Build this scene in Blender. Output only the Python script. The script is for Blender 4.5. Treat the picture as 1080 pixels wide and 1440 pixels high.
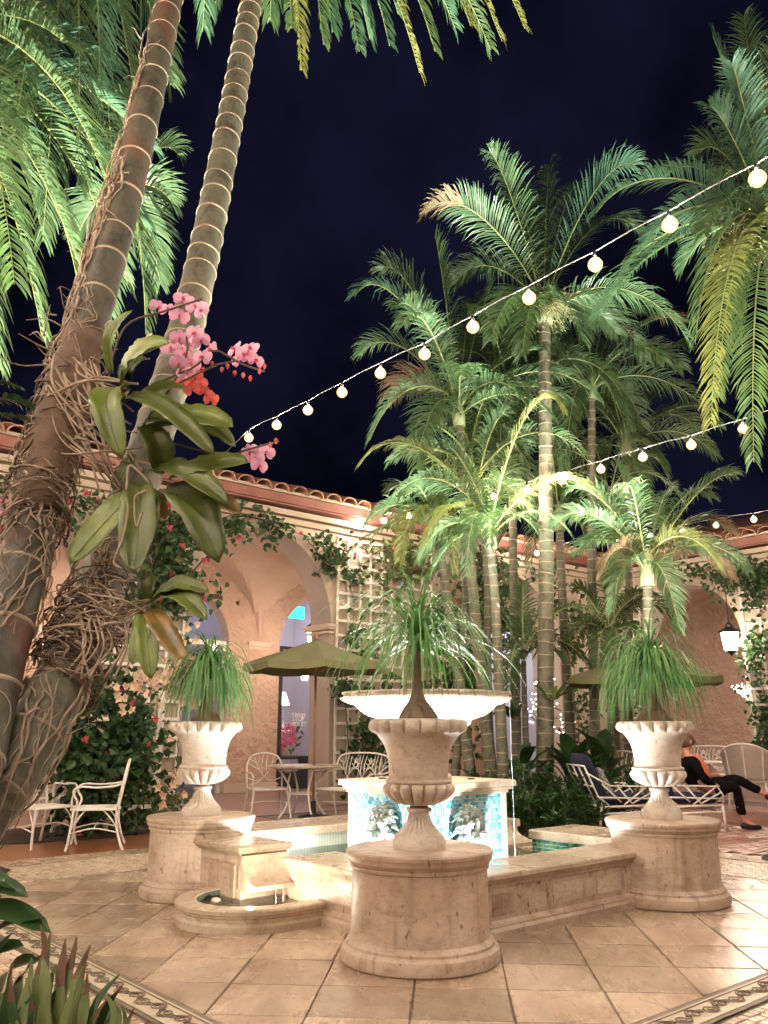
import bpy, math, random
import numpy as np
random.seed(7)
rng = np.random.default_rng(7)
PI = math.pi
for o in list(bpy.data.objects):
    bpy.data.objects.remove(o, do_unlink=True)
S = bpy.context.scene
COL = S.collection

# ------------------------------------------------------------------ camera
CAM_H = 1.26
PITCH = math.radians(14.26)
FPX = 1200.0                      # focal length in pixels of the 1080x1440 photograph
cd = bpy.data.cameras.new('camera')
cam = bpy.data.objects.new('camera', cd)
COL.objects.link(cam)
cam.location = (0, 0, CAM_H)
cam.rotation_euler = (PI / 2 + PITCH, 0, 0)
cd.sensor_fit = 'VERTICAL'
cd.sensor_height = 36
cd.sensor_width = 27
cd.lens = 36 * FPX / 1440
cd.clip_start = 0.05
cd.clip_end = 500
S.camera = cam

# ------------------------------------------------------------------ night sky
world = bpy.data.worlds.new('World')
S.world = world
world.use_nodes = True
wn = world.node_tree.nodes
wl = world.node_tree.links
wn.clear()
wo = wn.new('ShaderNodeOutputWorld')
wb = wn.new('ShaderNodeBackground')
tc = wn.new('ShaderNodeTexCoord')
no = wn.new('ShaderNodeTexNoise')
no.inputs['Scale'].default_value = 3.0
no.inputs['Detail'].default_value = 5
no.inputs['Roughness'].default_value = 0.55
rp = wn.new('ShaderNodeValToRGB')
rp.color_ramp.elements[0].position = 0.38
rp.color_ramp.elements[0].color = (0.00036, 0.0004, 0.00125, 1)
rp.color_ramp.elements[1].position = 0.72
rp.color_ramp.elements[1].color = (0.0028, 0.0028, 0.0085, 1)
wl.new(tc.outputs['Generated'], no.inputs['Vector'])
wl.new(no.outputs['Fac'], rp.inputs['Fac'])
wl.new(rp.outputs['Color'], wb.inputs['Color'])
wb.inputs['Strength'].default_value = 1.0
wl.new(wb.outputs[0], wo.inputs[0])

S.view_settings.view_transform = 'Standard'
S.view_settings.look = 'None'
S.view_settings.gamma = 1.0
S.view_settings.exposure = 1.68
S.view_settings.use_curve_mapping = False
try:
    S.cycles.use_denoising = True
    S.cycles.use_light_tree = True
    S.cycles.max_bounces = 6
    S.cycles.diffuse_bounces = 3
    S.cycles.glossy_bounces = 3
    S.cycles.transmission_bounces = 4
    S.cycles.transparent_max_bounces = 8
    S.cycles.caustics_reflective = False
    S.cycles.caustics_refractive = False
    S.cycles.sample_clamp_indirect = 6.0
except Exception:
    pass

# tunable light levels
BULB = 760.0
BULB_COL = (1.0, 0.81, 0.64)

# ------------------------------------------------------------------ frames
CT, ST = math.cos(PITCH), math.sin(PITCH)
ANG = math.radians(40.75)          # the courtyard's axes in the world
E1 = np.array([math.cos(ANG), math.sin(ANG)])
E2 = np.array([-math.sin(ANG), math.cos(ANG)])
CEN = np.array([0.34, 7.121])      # centre of the fountain
HCAM = np.array([0, 0, CAM_H])

def V(*a):
    return np.array(a, float)
def ray(px, py):
    a = (px - 540) / FPX
    b = (720 - py) / FPX
    return V(a, CT - b * ST, ST + b * CT)
def P(px, py, Y):
    d = ray(px, py)
    return HCAM + d * (Y / d[1])
def G(px, py, z=0.0):
    d = ray(px, py)
    return HCAM + d * ((z - CAM_H) / d[2])
def W(a, b, z=0.0):
    p = CEN + a * E1 + b * E2
    return V(p[0], p[1], z)
def uv(p):
    q = np.array(p)[:2] - CEN
    return float(q @ E1), float(q @ E2)
def nrm(v):
    l = float(np.sqrt(v @ v))
    return v / l if l > 1e-9 else v
UP = V(0, 0, 1)

# ------------------------------------------------------------------ mesh builder
class MB:
    def __init__(s):
        s.v = []
        s.f = []
        s.m = []
    def add(s, verts, faces, mi=0):
        o = len(s.v)
        s.v.extend([tuple(map(float, q)) for q in verts])
        for f in faces:
            s.f.append(tuple(i + o for i in f))
            s.m.append(mi)
    def box(s, c, d, mi=0, rot=0.0):
        x, y, z = d[0] / 2, d[1] / 2, d[2] / 2
        cr, sr = math.cos(rot), math.sin(rot)
        vs = []
        for sx, sy, sz in ((-1,-1,-1),(1,-1,-1),(1,1,-1),(-1,1,-1),(-1,-1,1),(1,-1,1),(1,1,1),(-1,1,1)):
            px, py = sx * x, sy * y
            vs.append((c[0] + px * cr - py * sr, c[1] + px * sr + py * cr, c[2] + sz * z))
        s.add(vs, [(0,3,2,1),(4,5,6,7),(0,1,5,4),(1,2,6,5),(2,3,7,6),(3,0,4,7)], mi)
    def bbox(s, c, d, ch=0.01, mi=0):
        # box with chamfered top edges
        x, y, z = d[0] / 2, d[1] / 2, d[2] / 2
        ch = min(ch, x * .8, y * .8, z * .8)
        rings = [(-z, 0), (z - ch, 0), (z, ch)]
        vs = []
        for zz, k in rings:
            for sx, sy in ((-1,-1),(1,-1),(1,1),(-1,1)):
                vs.append((c[0] + sx * (x - k), c[1] + sy * (y - k), c[2] + zz))
        fs = [(3,2,1,0), (8,9,10,11)]
        for r in (0, 4):
            for i in range(4):
                j = (i + 1) % 4
                fs.append((r + i, r + j, r + 4 + j, r + 4 + i))
        s.add(vs, fs, mi)
    def tube(s, pts, rad, n=6, mi=0, cap=True, flat=1.0):
        pts = [np.asarray(p, float) for p in pts]
        N = len(pts)
        if np.isscalar(rad):
            rad = [rad] * N
        t0 = nrm(pts[1] - pts[0])
        ref = UP if abs(t0[2]) < .9 else V(1, 0, 0)
        a = nrm(np.cross(t0, ref))
        vs = []
        for i in range(N):
            t = nrm(pts[min(i + 1, N - 1)] - pts[max(i - 1, 0)])
            a = nrm(a - t * (a @ t))
            b = np.cross(t, a)
            for k in range(n):
                an = 2 * PI * k / n
                vs.append(pts[i] + rad[i] * (math.cos(an) * a + flat * math.sin(an) * b))
        fs = []
        for i in range(N - 1):
            for k in range(n):
                j = (k + 1) % n
                fs.append((i * n + k, i * n + j, (i + 1) * n + j, (i + 1) * n + k))
        if cap:
            fs.append(tuple(range(n - 1, -1, -1)))
            fs.append(tuple((N - 1) * n + k for k in range(n)))
        s.add(vs, fs, mi)
    def lathe(s, prof, n=32, mi=0, fn=None, c=(0, 0, 0), closed=True):
        # prof: list of (r, z); fn(i, ang, r, z) -> (r, z)
        vs = []
        for i, (r, z) in enumerate(prof):
            for k in range(n):
                an = 2 * PI * k / n
                rr, zz = fn(i, an, r, z) if fn else (r, z)
                vs.append((c[0] + rr * math.cos(an), c[1] + rr * math.sin(an), c[2] + zz))
        fs = []
        N = len(prof)
        for i in range(N - 1):
            for k in range(n):
                j = (k + 1) % n
                fs.append((i * n + k, i * n + j, (i + 1) * n + j, (i + 1) * n + k))
        if closed:
            fs.append(tuple(range(n - 1, -1, -1)))
            fs.append(tuple((N - 1) * n + k for k in range(n)))
        s.add(vs, fs, mi)
    def prism(s, poly, z0, z1, mi=0, inset=0.0, ch=0.0):
        n = len(poly)
        c = np.mean(np.array(poly), 0)
        def sc(k):
            out = []
            for p in poly:
                d = np.array(p) - c
                l = np.linalg.norm(d)
                out.append(c + d * max(0, (l - k)) / max(l, 1e-6))
            return out
        b = [(q[0], q[1], z0) for q in sc(inset)]
        t1 = [(q[0], q[1], z1 - ch) for q in sc(inset)]
        t = [(q[0], q[1], z1) for q in sc(inset + ch)]
        fs = [tuple(range(2 * n, 3 * n))]
        for r in (0, n):
            for i in range(n):
                j = (i + 1) % n
                fs.append((r + i, r + j, r + n + j, r + n + i))
        s.add(b + t1 + t, fs, mi)
    def extrude(s, prof, p0, p1, out, mi=0, caps=True):
        # prof: closed list of (o, z) (o along out), swept from p0 to p1
        p0, p1, out = np.asarray(p0, float), np.asarray(p1, float), np.asarray(out, float)
        n = len(prof)
        vs = [p0 + out * o + UP * z for o, z in prof] + [p1 + out * o + UP * z for o, z in prof]
        fs = [(i, (i + 1) % n, n + (i + 1) % n, n + i) for i in range(n)]
        if caps:
            fs += [tuple(range(n - 1, -1, -1)), tuple(range(n, 2 * n))]
        s.add(vs, fs, mi)
    def mesh(s, name, mats, smooth=False, org=None):
        me = bpy.data.meshes.new(name)
        v = np.array(s.v, float)
        if org is not None:
            v = v - np.asarray(org, float)
        me.from_pydata(v.tolist(), [], s.f)
        if not isinstance(mats, (list, tuple)):
            mats = [mats]
        for m in mats:
            me.materials.append(m)
        if len(mats) > 1:
            me.polygons.foreach_set('material_index', s.m)
        if smooth:
            me.polygons.foreach_set('use_smooth', [True] * len(me.polygons))
        me.update()
        return me

def spline(pts, n):
    pts = [np.asarray(p, float) for p in pts]
    P_ = [2 * pts[0] - pts[1]] + pts + [2 * pts[-1] - pts[-2]]
    out = []
    segs = len(pts) - 1
    for i in range(n + 1):
        x = i / n * segs
        k = min(int(x), segs - 1)
        t = x - k
        a, b, c, d = P_[k], P_[k + 1], P_[k + 2], P_[k + 3]
        out.append(.5 * ((2 * b) + (-a + c) * t + (2 * a - 5 * b + 4 * c - d) * t * t + (-a + 3 * b - 3 * c + d) * t ** 3))
    return out

def tag(o, label=None, cat=None, group=None, kind=None):
    if label: o['label'] = label
    if cat: o['category'] = cat
    if group: o['group'] = group
    if kind: o['kind'] = kind
    return o
def thing(name, label, cat, loc=(0, 0, 0), rz=0.0, group=None):
    o = bpy.data.objects.new(name, None)
    o.empty_display_size = .1
    COL.objects.link(o)
    o.location = tuple(map(float, loc))
    o.rotation_euler = (0, 0, rz)
    return tag(o, label, cat, group)
def link(name, me, parent=None, loc=None, rot=None):
    o = bpy.data.objects.new(name, me)
    COL.objects.link(o)
    if parent is not None:
        o.parent = parent
    if loc is not None:
        o.location = tuple(map(float, loc))
    if rot is not None:
        o.rotation_euler = rot
    return o
def part(name, mb, mats, parent=None, smooth=False, org=None):
    return link(name, mb.mesh(name, mats, smooth, org), parent)
def copy_tree(o, parent=None):
    c = o.copy()
    COL.objects.link(c)
    c.parent = parent
    for ch in o.children:
        copy_tree(ch, c)
    return c
def autosmooth(o, ang=40):
    me = o.data
    try:
        me.set_sharp_from_angle(angle=math.radians(ang))
    except Exception:
        pass
    return o
def lamp(kind, name, loc, power, col, parent=None, radius=.03, aim=None, angle=60, blend=.6, size=None):
    l = bpy.data.lights.new(name, kind)
    l.energy = power
    l.color = col
    if kind in ('POINT', 'SPOT'):
        l.shadow_soft_size = radius
    if kind == 'SPOT':
        l.spot_size = math.radians(angle)
        l.spot_blend = blend
    if kind == 'AREA':
        l.shape = 'RECTANGLE'
        l.size, l.size_y = size
    o = bpy.data.objects.new(name, l)
    COL.objects.link(o)
    o.location = tuple(map(float, loc))
    if aim is not None:
        from mathutils import Vector
        d = Vector([float(x) for x in (np.asarray(aim) - np.asarray(loc))])
        o.rotation_euler = d.to_track_quat('-Z', 'Y').to_euler()
    if parent is not None:
        o.parent = parent
        o.matrix_parent_inverse = parent.matrix_basis.inverted()
    return o

# ------------------------------------------------------------------ materials
def nodes(name):
    m = bpy.data.materials.new(name)
    m.use_nodes = True
    nt = m.node_tree
    b = nt.nodes.get('Principled BSDF')
    return m, nt, b, nt.nodes.get('Material Output')
def ramp(nt, stops):
    r = nt.nodes.new('ShaderNodeValToRGB')
    e = r.color_ramp.elements
    while len(e) < len(stops):
        e.new(0.5)
    for k, (p, c) in zip(e, stops):
        k.position = p
        k.color = (*c, 1)
    return r
def noise(nt, scale, detail=4, rough=.55, coord='Object', stretch=None, dist=0.0):
    t = nt.nodes.new('ShaderNodeTexCoord')
    n = nt.nodes.new('ShaderNodeTexNoise')
    n.inputs['Scale'].default_value = scale
    n.inputs['Detail'].default_value = detail
    n.inputs['Roughness'].default_value = rough
    n.inputs['Distortion'].default_value = dist
    if coord == 'World':
        g = nt.nodes.new('ShaderNodeNewGeometry')
        src = g.outputs['Position']
    else:
        src = t.outputs[coord]
        if coord == 'Object':      # every copy gets its own piece of the pattern
            oi = nt.nodes.new('ShaderNodeObjectInfo')
            ml = nt.nodes.new('ShaderNodeMath'); ml.operation = 'MULTIPLY'
            ml.inputs[1].default_value = 37.0
            nt.links.new(oi.outputs['Random'], ml.inputs[0])
            va = nt.nodes.new('ShaderNodeVectorMath'); va.operation = 'ADD'
            nt.links.new(src, va.inputs[0])
            nt.links.new(ml.outputs[0], va.inputs[1])
            src = va.outputs[0]
    if stretch:
        mp = nt.nodes.new('ShaderNodeMapping')
        mp.inputs['Scale'].default_value = stretch
        nt.links.new(src, mp.inputs['Vector'])
        src = mp.outputs[0]
    nt.links.new(src, n.inputs['Vector'])
    return n
def mix(nt, fac, a, b, mode='MIX'):
    x = nt.nodes.new('ShaderNodeMix')
    x.data_type = 'RGBA'
    x.blend_type = mode
    for sock, val in ((x.inputs[0], fac), (x.inputs[6], a), (x.inputs[7], b)):
        if hasattr(val, 'links') or hasattr(val, 'is_linked'):
            nt.links.new(val, sock)
        elif isinstance(val, (int, float)):
            sock.default_value = val
        else:
            sock.default_value = (*val, 1)
    return x.outputs[2]
def bump(nt, b, height, strength=.3, dist=.01):
    n = nt.nodes.new('ShaderNodeBump')
    n.inputs['Strength'].default_value = strength
    n.inputs['Distance'].default_value = dist
    nt.links.new(height, n.inputs['Height'])
    nt.links.new(n.outputs[0], b.inputs['Normal'])
def plain(name, c, rough=.6, c2=None, scale=8, bmp=0, bscale=60, metal=0.0, rnd=0.0, coord='Object', stretch=None, spec=.5, bdist=.01):
    m, nt, b, out = nodes(name)
    b.inputs['Roughness'].default_value = rough
    b.inputs['Metallic'].default_value = metal
    b.inputs['Specular IOR Level'].default_value = spec
    if c2 is not None:
        n = noise(nt, scale, coord=coord, stretch=stretch)
        r = ramp(nt, [(.35, c), (.68, c2)])
        nt.links.new(n.outputs['Fac'], r.inputs[0])
        col = r.outputs[0]
    else:
        rg = nt.nodes.new('ShaderNodeRGB')
        rg.outputs[0].default_value = (*c, 1)
        col = rg.outputs[0]
    if rnd:
        oi = nt.nodes.new('ShaderNodeObjectInfo')
        mr = nt.nodes.new('ShaderNodeMapRange')
        mr.inputs[3].default_value = 1 - rnd
        mr.inputs[4].default_value = 1 + rnd * .6
        nt.links.new(oi.outputs['Random'], mr.inputs[0])
        col = mix(nt, 1.0, col, mr.outputs[0], 'MULTIPLY')
    nt.links.new(col, b.inputs['Base Color'])
    if bmp:
        n2 = noise(nt, bscale, 6, coord=coord)
        bump(nt, b, n2.outputs['Fac'], bmp, bdist)
    return m
def leafmat(name, c, c2, rough=.45, trans=.3, tcol=None, spec=.35):
    # per-leaflet colour variation, some light passing through the blade
    m, nt, b, out = nodes(name)
    g = nt.nodes.new('ShaderNodeNewGeometry')
    r = ramp(nt, [(0.0, c), (1.0, c2)])
    nt.links.new(g.outputs['Random Per Island'], r.inputs[0])
    n = noise(nt, 9, 3)
    r2 = ramp(nt, [(.3, (.7, .7, .7)), (.7, (1.15, 1.15, 1.1))])
    nt.links.new(n.outputs['Fac'], r2.inputs[0])
    col = mix(nt, 1.0, r.outputs[0], r2.outputs[0], 'MULTIPLY')
    nt.links.new(col, b.inputs['Base Color'])
    b.inputs['Roughness'].default_value = rough
    b.inputs['Specular IOR Level'].default_value = spec
    t = nt.nodes.new('ShaderNodeBsdfTranslucent')
    tm = mix(nt, 1.0, col, tcol or (1.3, 1.35, .8), 'MULTIPLY')
    nt.links.new(tm, t.inputs['Color'])
    mx = nt.nodes.new('ShaderNodeMixShader')
    mx.inputs[0].default_value = trans
    nt.links.new(b.outputs[0], mx.inputs[1])
    nt.links.new(t.outputs[0], mx.inputs[2])
    nt.links.new(mx.outputs[0], out.inputs[0])
    return m
def emit(name, c, s):
    m, nt, b, out = nodes(name)
    b.inputs['Base Color'].default_value = (*c, 1)
    b.inputs['Emission Color'].default_value = (*c, 1)
    b.inputs['Emission Strength'].default_value = s
    return m
def travertine(name, base=(.56, .45, .34), dark=(.36, .27, .19), light=(.66, .56, .45), rough=.38, rnd=0.0, pits=.6, coord='Object', stretch=(1, 1, 2.2), streak=.0, grime=.45, wet=0.0):
    m, nt, b, out = nodes(name)
    n1 = noise(nt, 2.6, 8, .62, coord, stretch, .6)
    r1 = ramp(nt, [(.3, dark), (.48, base), (.72, light)])
    nt.links.new(n1.outputs['Fac'], r1.inputs[0])
    n2 = noise(nt, 22, 6, .7, coord, stretch, .3)
    r2 = ramp(nt, [(.32, (.80, .76, .72)), (.5, (1, 1, 1)), (.75, (1.06, 1.05, 1.04))])
    nt.links.new(n2.outputs['Fac'], r2.inputs[0])
    col = mix(nt, 1.0, r1.outputs[0], r2.outputs[0], 'MULTIPLY')
    n3 = noise(nt, 1.1, 3, .5, coord)
    r3 = ramp(nt, [(.35, (.76, .68, .62)), (.65, (1.04, 1.03, 1.01))])
    nt.links.new(n3.outputs['Fac'], r3.inputs[0])
    col = mix(nt, 1.0, col, r3.outputs[0], 'MULTIPLY')
    # small pits with a shape of their own
    n4 = noise(nt, 34, 2, .5, coord, (1, 1, .45))
    r4 = ramp(nt, [(.66, (1, 1, 1)), (.72, (.35, .28, .22))])
    nt.links.new(n4.outputs['Fac'], r4.inputs[0])
    col = mix(nt, pits, col, mix(nt, 1.0, col, r4.outputs[0], 'MULTIPLY'))
    if streak:
        n5 = noise(nt, 5.5, 6, .65, coord, (1.6, 1.6, .16), .4)
        r5 = ramp(nt, [(.36, (.58, .52, .46)), (.47, (.93, .91, .89)), (.62, (1, 1, 1)), (.72, (1.10, 1.10, 1.09))])
        nt.links.new(n5.outputs['Fac'], r5.inputs[0])
        col = mix(nt, streak, col, mix(nt, 1.0, col, r5.outputs[0], 'MULTIPLY'))
    n6 = noise(nt, 6.5, 9, .75, coord, None, 1.2)
    r6 = ramp(nt, [(.36, (.62, .54, .46)), (.46, (1, 1, 1))])
    nt.links.new(n6.outputs['Fac'], r6.inputs[0])
    col = mix(nt, grime, col, mix(nt, 1.0, col, r6.outputs[0], 'MULTIPLY'))
    if rnd:
        oi = nt.nodes.new('ShaderNodeObjectInfo')
        mr = nt.nodes.new('ShaderNodeMapRange')
        mr.inputs[3].default_value = 1 - rnd
        mr.inputs[4].default_value = 1 + rnd * .55
        nt.links.new(oi.outputs['Random'], mr.inputs[0])
        col = mix(nt, 1.0, col, mr.outputs[0], 'MULTIPLY')
    nt.links.new(col, b.inputs['Base Color'])
    b.inputs['Roughness'].default_value = rough
    rr = ramp(nt, [(.3, (rough + .22,) * 3), (.7, (rough - .06,) * 3)])
    nt.links.new(n1.outputs['Fac'], rr.inputs[0])
    rsock = rr.outputs[0]
    if wet:
        n7 = noise(nt, .85, 5, .6, coord, None, .8)
        r7 = ramp(nt, [(.34, (1, 1, 1)), (.68, (.70, .67, .64))])
        nt.links.new(n7.outputs['Fac'], r7.inputs[0])
        col = mix(nt, wet, col, mix(nt, 1.0, col, r7.outputs[0], 'MULTIPLY'))
        nt.links.new(col, b.inputs['Base Color'])
        r8 = ramp(nt, [(.34, (1, 1, 1)), (.68, (.5, .5, .5))])
        nt.links.new(n7.outputs['Fac'], r8.inputs[0])
        rsock = mix(nt, 1.0, rsock, r8.outputs[0], 'MULTIPLY')
    nt.links.new(rsock, b.inputs['Roughness'])
    bump(nt, b, n2.outputs['Fac'], .25, .006)
    return m
def tilemat(name, stops, rough=.12):
    m, nt, b, out = nodes(name)
    g = nt.nodes.new('ShaderNodeNewGeometry')
    r = ramp(nt, stops)
    r.color_ramp.interpolation = 'CONSTANT'
    nt.links.new(g.outputs['Random Per Island'], r.inputs[0])
    nt.links.new(r.outputs[0], b.inputs['Base Color'])
    b.inputs['Roughness'].default_value = rough
    return m

M = {}
M['trav'] = travertine('travertine', base=(.555, .45, .37), dark=(.40, .305, .24), light=(.65, .55, .465), streak=.7, grime=.55, pits=.9)
M['trav_top'] = travertine('travertine_coping', base=(.58, .49, .39), dark=(.42, .33, .245), light=(.68, .60, .50), rough=.22, pits=.5, stretch=(1, 1, 1), rnd=.12, grime=.6)
M['trav_floor'] = travertine('travertine_floor', base=(.57, .45, .35), dark=(.42, .315, .23), light=(.67, .565, .455), rough=.28, rnd=.28, grime=.7, wet=.9, coord='World', pits=.5, stretch=(2.6, .8, 1))
M['urn'] = travertine('carved_stone', base=(.60, .53, .46), dark=(.46, .38, .31), light=(.69, .63, .56), rough=.55, pits=.5)
M['bowlstone'] = travertine('pale_stone', base=(.66, .60, .52), dark=(.52, .45, .36), light=(.72, .68, .62), rough=.5, pits=.2)
M['grout'] = plain('grout', (.17, .13, .10), .9, (.27, .215, .165), 12)
M['stucco'] = plain('peach_stucco', (.60, .41, .31), .85, (.51, .335, .245), 1.6, 1.0, 7, bdist=.16)
M['stucco_light'] = plain('cream_stucco', (.46, .37, .285), .85, (.38, .295, .22), 1.2, .3, 26, bdist=.02)
M['soffit'] = plain('grey_plaster', (.42, .33, .28), .85, (.34, .27, .23), 1.4, .2, 20, bdist=.02)
M['vault'] = plain('vault_plaster', (.52, .36, .27), .85, (.44, .30, .23), 1.4, .15, 20, bdist=.02)
M['mould'] = plain('moulding_plaster', (.58, .46, .37), .7, (.52, .40, .31), 3)
M['fascia'] = plain('red_fascia', (.26, .10, .075), .6, (.19, .07, .05), 3, .2, 30)
M['rooftile'] = plain('clay_rooftile', (.50, .27, .16), .75, (.34, .15, .09), 5, .4, 30, rnd=.3)
M['trellis'] = plain('white_lattice', (.80, .74, .66), .6, (.66, .58, .50), 6)
M['iron'] = plain('white_iron', (.84, .79, .73), .45, (.74, .67, .60), 9)
M['wood'] = plain('pole_wood', (.34, .15, .07), .45, (.24, .10, .05), 6)
M['canvas'] = plain('olive_canvas', (.17, .165, .075), .85, (.14, .135, .06), 3, .2, 120)
M['navy'] = plain('navy_fabric', (.016, .02, .06), .85, (.026, .03, .085), 6, .3, 160)
M['black'] = plain('black_metal', (.012, .011, .012), .4)
M['brickred'] = plain('brick_paver', (.40, .19, .135), .42, (.27, .12, .085), 9, .35, 40, rnd=.3, coord='World')
M['terra'] = plain('terracotta_floor', (.30, .115, .055), .28, (.22, .085, .04), 1.2, .1, 30)
M['purplefloor'] = plain('arcade_floor', (.33, .21, .185), .28, (.26, .16, .15), 1.5, .1, 30)
M['pebble'] = tilemat('mosaic_stone', [(0, (.58, .47, .36)), (.25, (.47, .36, .26)), (.45, (.64, .54, .42)), (.65, (.40, .29, .20)), (.8, (.55, .42, .31))], .34)
M['inlay_light'] = plain('inlay_cream', (.60, .51, .39), .4, (.50, .41, .30), 12)
M['inlay_dark'] = plain('inlay_dark', (.16, .115, .085), .5, (.24, .18, .135), 20)
M['tileblue'] = tilemat('glass_tile_blue', [(0, (.14, .40, .54)), (.22, (.32, .56, .64)), (.42, (.18, .45, .58)), (.6, (.46, .64, .68)), (.78, (.07, .28, .44)), (.9, (.36, .60, .62))])
M['tilegreen'] = tilemat('glass_tile_green', [(0, (.05, .22, .12)), (.25, (.14, .32, .16)), (.45, (.03, .14, .10)), (.6, (.20, .38, .20)), (.8, (.08, .26, .20))])
M['tiledark'] = plain('dark_pool_tile', (.05, .06, .055), .2, (.09, .10, .09), 30)
M['tilegrout'] = plain('white_grout', (.70, .70, .66), .7)
M['lion'] = plain('silvered_bronze', (.46, .52, .50), .34, (.20, .25, .24), 14, .3, 60, metal=.45)
M['soil'] = plain('soil', (.035, .024, .016), .95, (.06, .042, .028), 14, .8, 40)
M['trunk_ring'] = plain('trunk_scar', (.38, .30, .22), .75, (.28, .205, .14), 8, .3, 60)
M['cable'] = plain('cable', (.10, .095, .09), .5)
M['skin'] = plain('skin', (.50, .22, .15), .5)
M['suit'] = plain('black_cloth', (.006, .006, .007), .9, spec=.08)
M['coral'] = plain('coral_cloth', (.75, .17, .10), .8)
M['hair'] = plain('short_hair', (.10, .05, .03), .6)
M['shoe'] = plain('black_leather', (.012, .011, .012), .25)
M['rattan'] = plain('wicker', (.50, .42, .35), .6, (.38, .31, .26), 60, .5, 120)
M['bulb'] = emit('lit_bulb', BULB_COL, BULB)
def halo_globe_mat():  # half-clear globe whose orange glow puts a halo round the bulb
    m, nt, b, out = nodes('bulb_halo_globe')
    nt.nodes.remove(b)
    tr = nt.nodes.new('ShaderNodeBsdfTransparent')
    em = nt.nodes.new('ShaderNodeEmission')
    em.inputs[0].default_value = (1.0, .54, .24, 1)
    em.inputs[1].default_value = 1.35
    mx = nt.nodes.new('ShaderNodeMixShader')
    mx.inputs[0].default_value = .42
    nt.links.new(tr.outputs[0], mx.inputs[1])
    nt.links.new(em.outputs[0], mx.inputs[2])
    nt.links.new(mx.outputs[0], out.inputs[0])
    return m
M['halo_globe'] = halo_globe_mat()
M['socket'] = plain('bulb_socket', (.03, .03, .03), .5)
M['white_room'] = plain('room_wall', (.62, .58, .62), .8)
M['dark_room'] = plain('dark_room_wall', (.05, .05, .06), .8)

def barkmat(name, c1, c2, c3):
    m, nt, b, out = nodes(name)
    n = noise(nt, 3.0, 6, .6, 'Object', (2.5, 2.5, .8), .5)
    r = ramp(nt, [(.3, c1), (.52, c2), (.72, c3)])
    nt.links.new(n.outputs['Fac'], r.inputs[0])
    n2 = noise(nt, 60, 5, .6, 'Object', (1, 1, .3))
    r2 = ramp(nt, [(.3, (.75, .75, .75)), (.7, (1.12, 1.12, 1.12))])
    nt.links.new(n2.outputs['Fac'], r2.inputs[0])
    n3 = noise(nt, 7, 8, .7, 'Object', (1, 1, .7), .8)
    r3 = ramp(nt, [(.40, (.55, .52, .50)), (.50, (1, 1, 1)), (.64, (1, 1, 1)), (.72, (1.75, 1.75, 1.6))])
    nt.links.new(n3.outputs['Fac'], r3.inputs[0])
    nt.links.new(mix(nt, 1, mix(nt, 1, r.outputs[0], r2.outputs[0], 'MULTIPLY'), r3.outputs[0], 'MULTIPLY'), b.inputs['Base Color'])
    b.inputs['Roughness'].default_value = .62
    bump(nt, b, n2.outputs['Fac'], .35, .008)
    return m
M['bark_red'] = barkmat('palm_bark_reddish', (.062, .062, .042), (.085, .075, .05), (.14, .045, .03))
M['bark_green'] = barkmat('palm_bark_green', (.095, .095, .065), (.13, .125, .085), (.18, .155, .11))
M['bark_far'] = barkmat('palm_bark_grey', (.11, .11, .07), (.15, .14, .09), (.20, .175, .12))
M['shaft'] = plain('crown_shaft', (.36, .38, .24), .5, (.24, .30, .13), 3)
M['root'] = plain('aerial_root', (.22, .155, .11), .8, (.37, .28, .20), 22, .4, 90)
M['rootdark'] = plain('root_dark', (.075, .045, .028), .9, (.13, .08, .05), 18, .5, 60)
M['palm'] = leafmat('palm_leaf', (.06, .125, .058), (.135, .195, .10), .32, .28)
M['palmteal'] = leafmat('palm_leaf_cool', (.065, .145, .085), (.10, .185, .115), .34, .24, (1.1, 1.3, .95))
M['palmyel'] = leafmat('palm_leaf_yellow', (.155, .17, .06), (.21, .215, .075), .42, .3)
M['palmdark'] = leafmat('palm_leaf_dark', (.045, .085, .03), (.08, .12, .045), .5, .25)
M['palmdead'] = leafmat('palm_leaf_dry', (.19, .135, .08), (.28, .20, .125), .7, .25, (1.2, 1, .7))
M['rachis'] = plain('rachis', (.24, .28, .10), .5)
M['rachisdead'] = plain('dry_rachis', (.33, .22, .12), .7)
M['pony'] = leafmat('ponytail_leaf', (.07, .19, .07), (.20, .32, .13), .26, .28, (1.1, 1.35, .75))
def orchidmat(name, c1, c2, c3):
    m, nt, b, out = nodes(name)
    n = noise(nt, 11, 6, .62)
    r = ramp(nt, [(.30, c1), (.52, c2), (.74, c3)])
    nt.links.new(n.outputs['Fac'], r.inputs[0])
    oi = nt.nodes.new('ShaderNodeObjectInfo')
    mr = nt.nodes.new('ShaderNodeMapRange')
    mr.inputs[3].default_value = .62
    mr.inputs[4].default_value = 1.3
    nt.links.new(oi.outputs['Random'], mr.inputs[0])
    col = mix(nt, 1.0, r.outputs[0], mr.outputs[0], 'MULTIPLY')
    n2 = noise(nt, 70, 4, .6)
    r2 = ramp(nt, [(.64, (1, 1, 1)), (.72, (.45, .38, .30))])
    nt.links.new(n2.outputs['Fac'], r2.inputs[0])
    col = mix(nt, 1.0, col, r2.outputs[0], 'MULTIPLY')
    nt.links.new(col, b.inputs['Base Color'])
    rr = ramp(nt, [(.3, (.26,) * 3), (.7, (.5,) * 3)])
    nt.links.new(n.outputs['Fac'], rr.inputs[0])
    nt.links.new(rr.outputs[0], b.inputs['Roughness'])
    bump(nt, b, n2.outputs['Fac'], .25, .004)
    return m
M['orchid'] = orchidmat('orchid_leaf', (.06, .09, .015), (.105, .135, .024), (.16, .18, .036))
M['orchidold'] = orchidmat('orchid_leaf_old', (.08, .075, .02), (.20, .12, .025), (.32, .15, .025))
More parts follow.
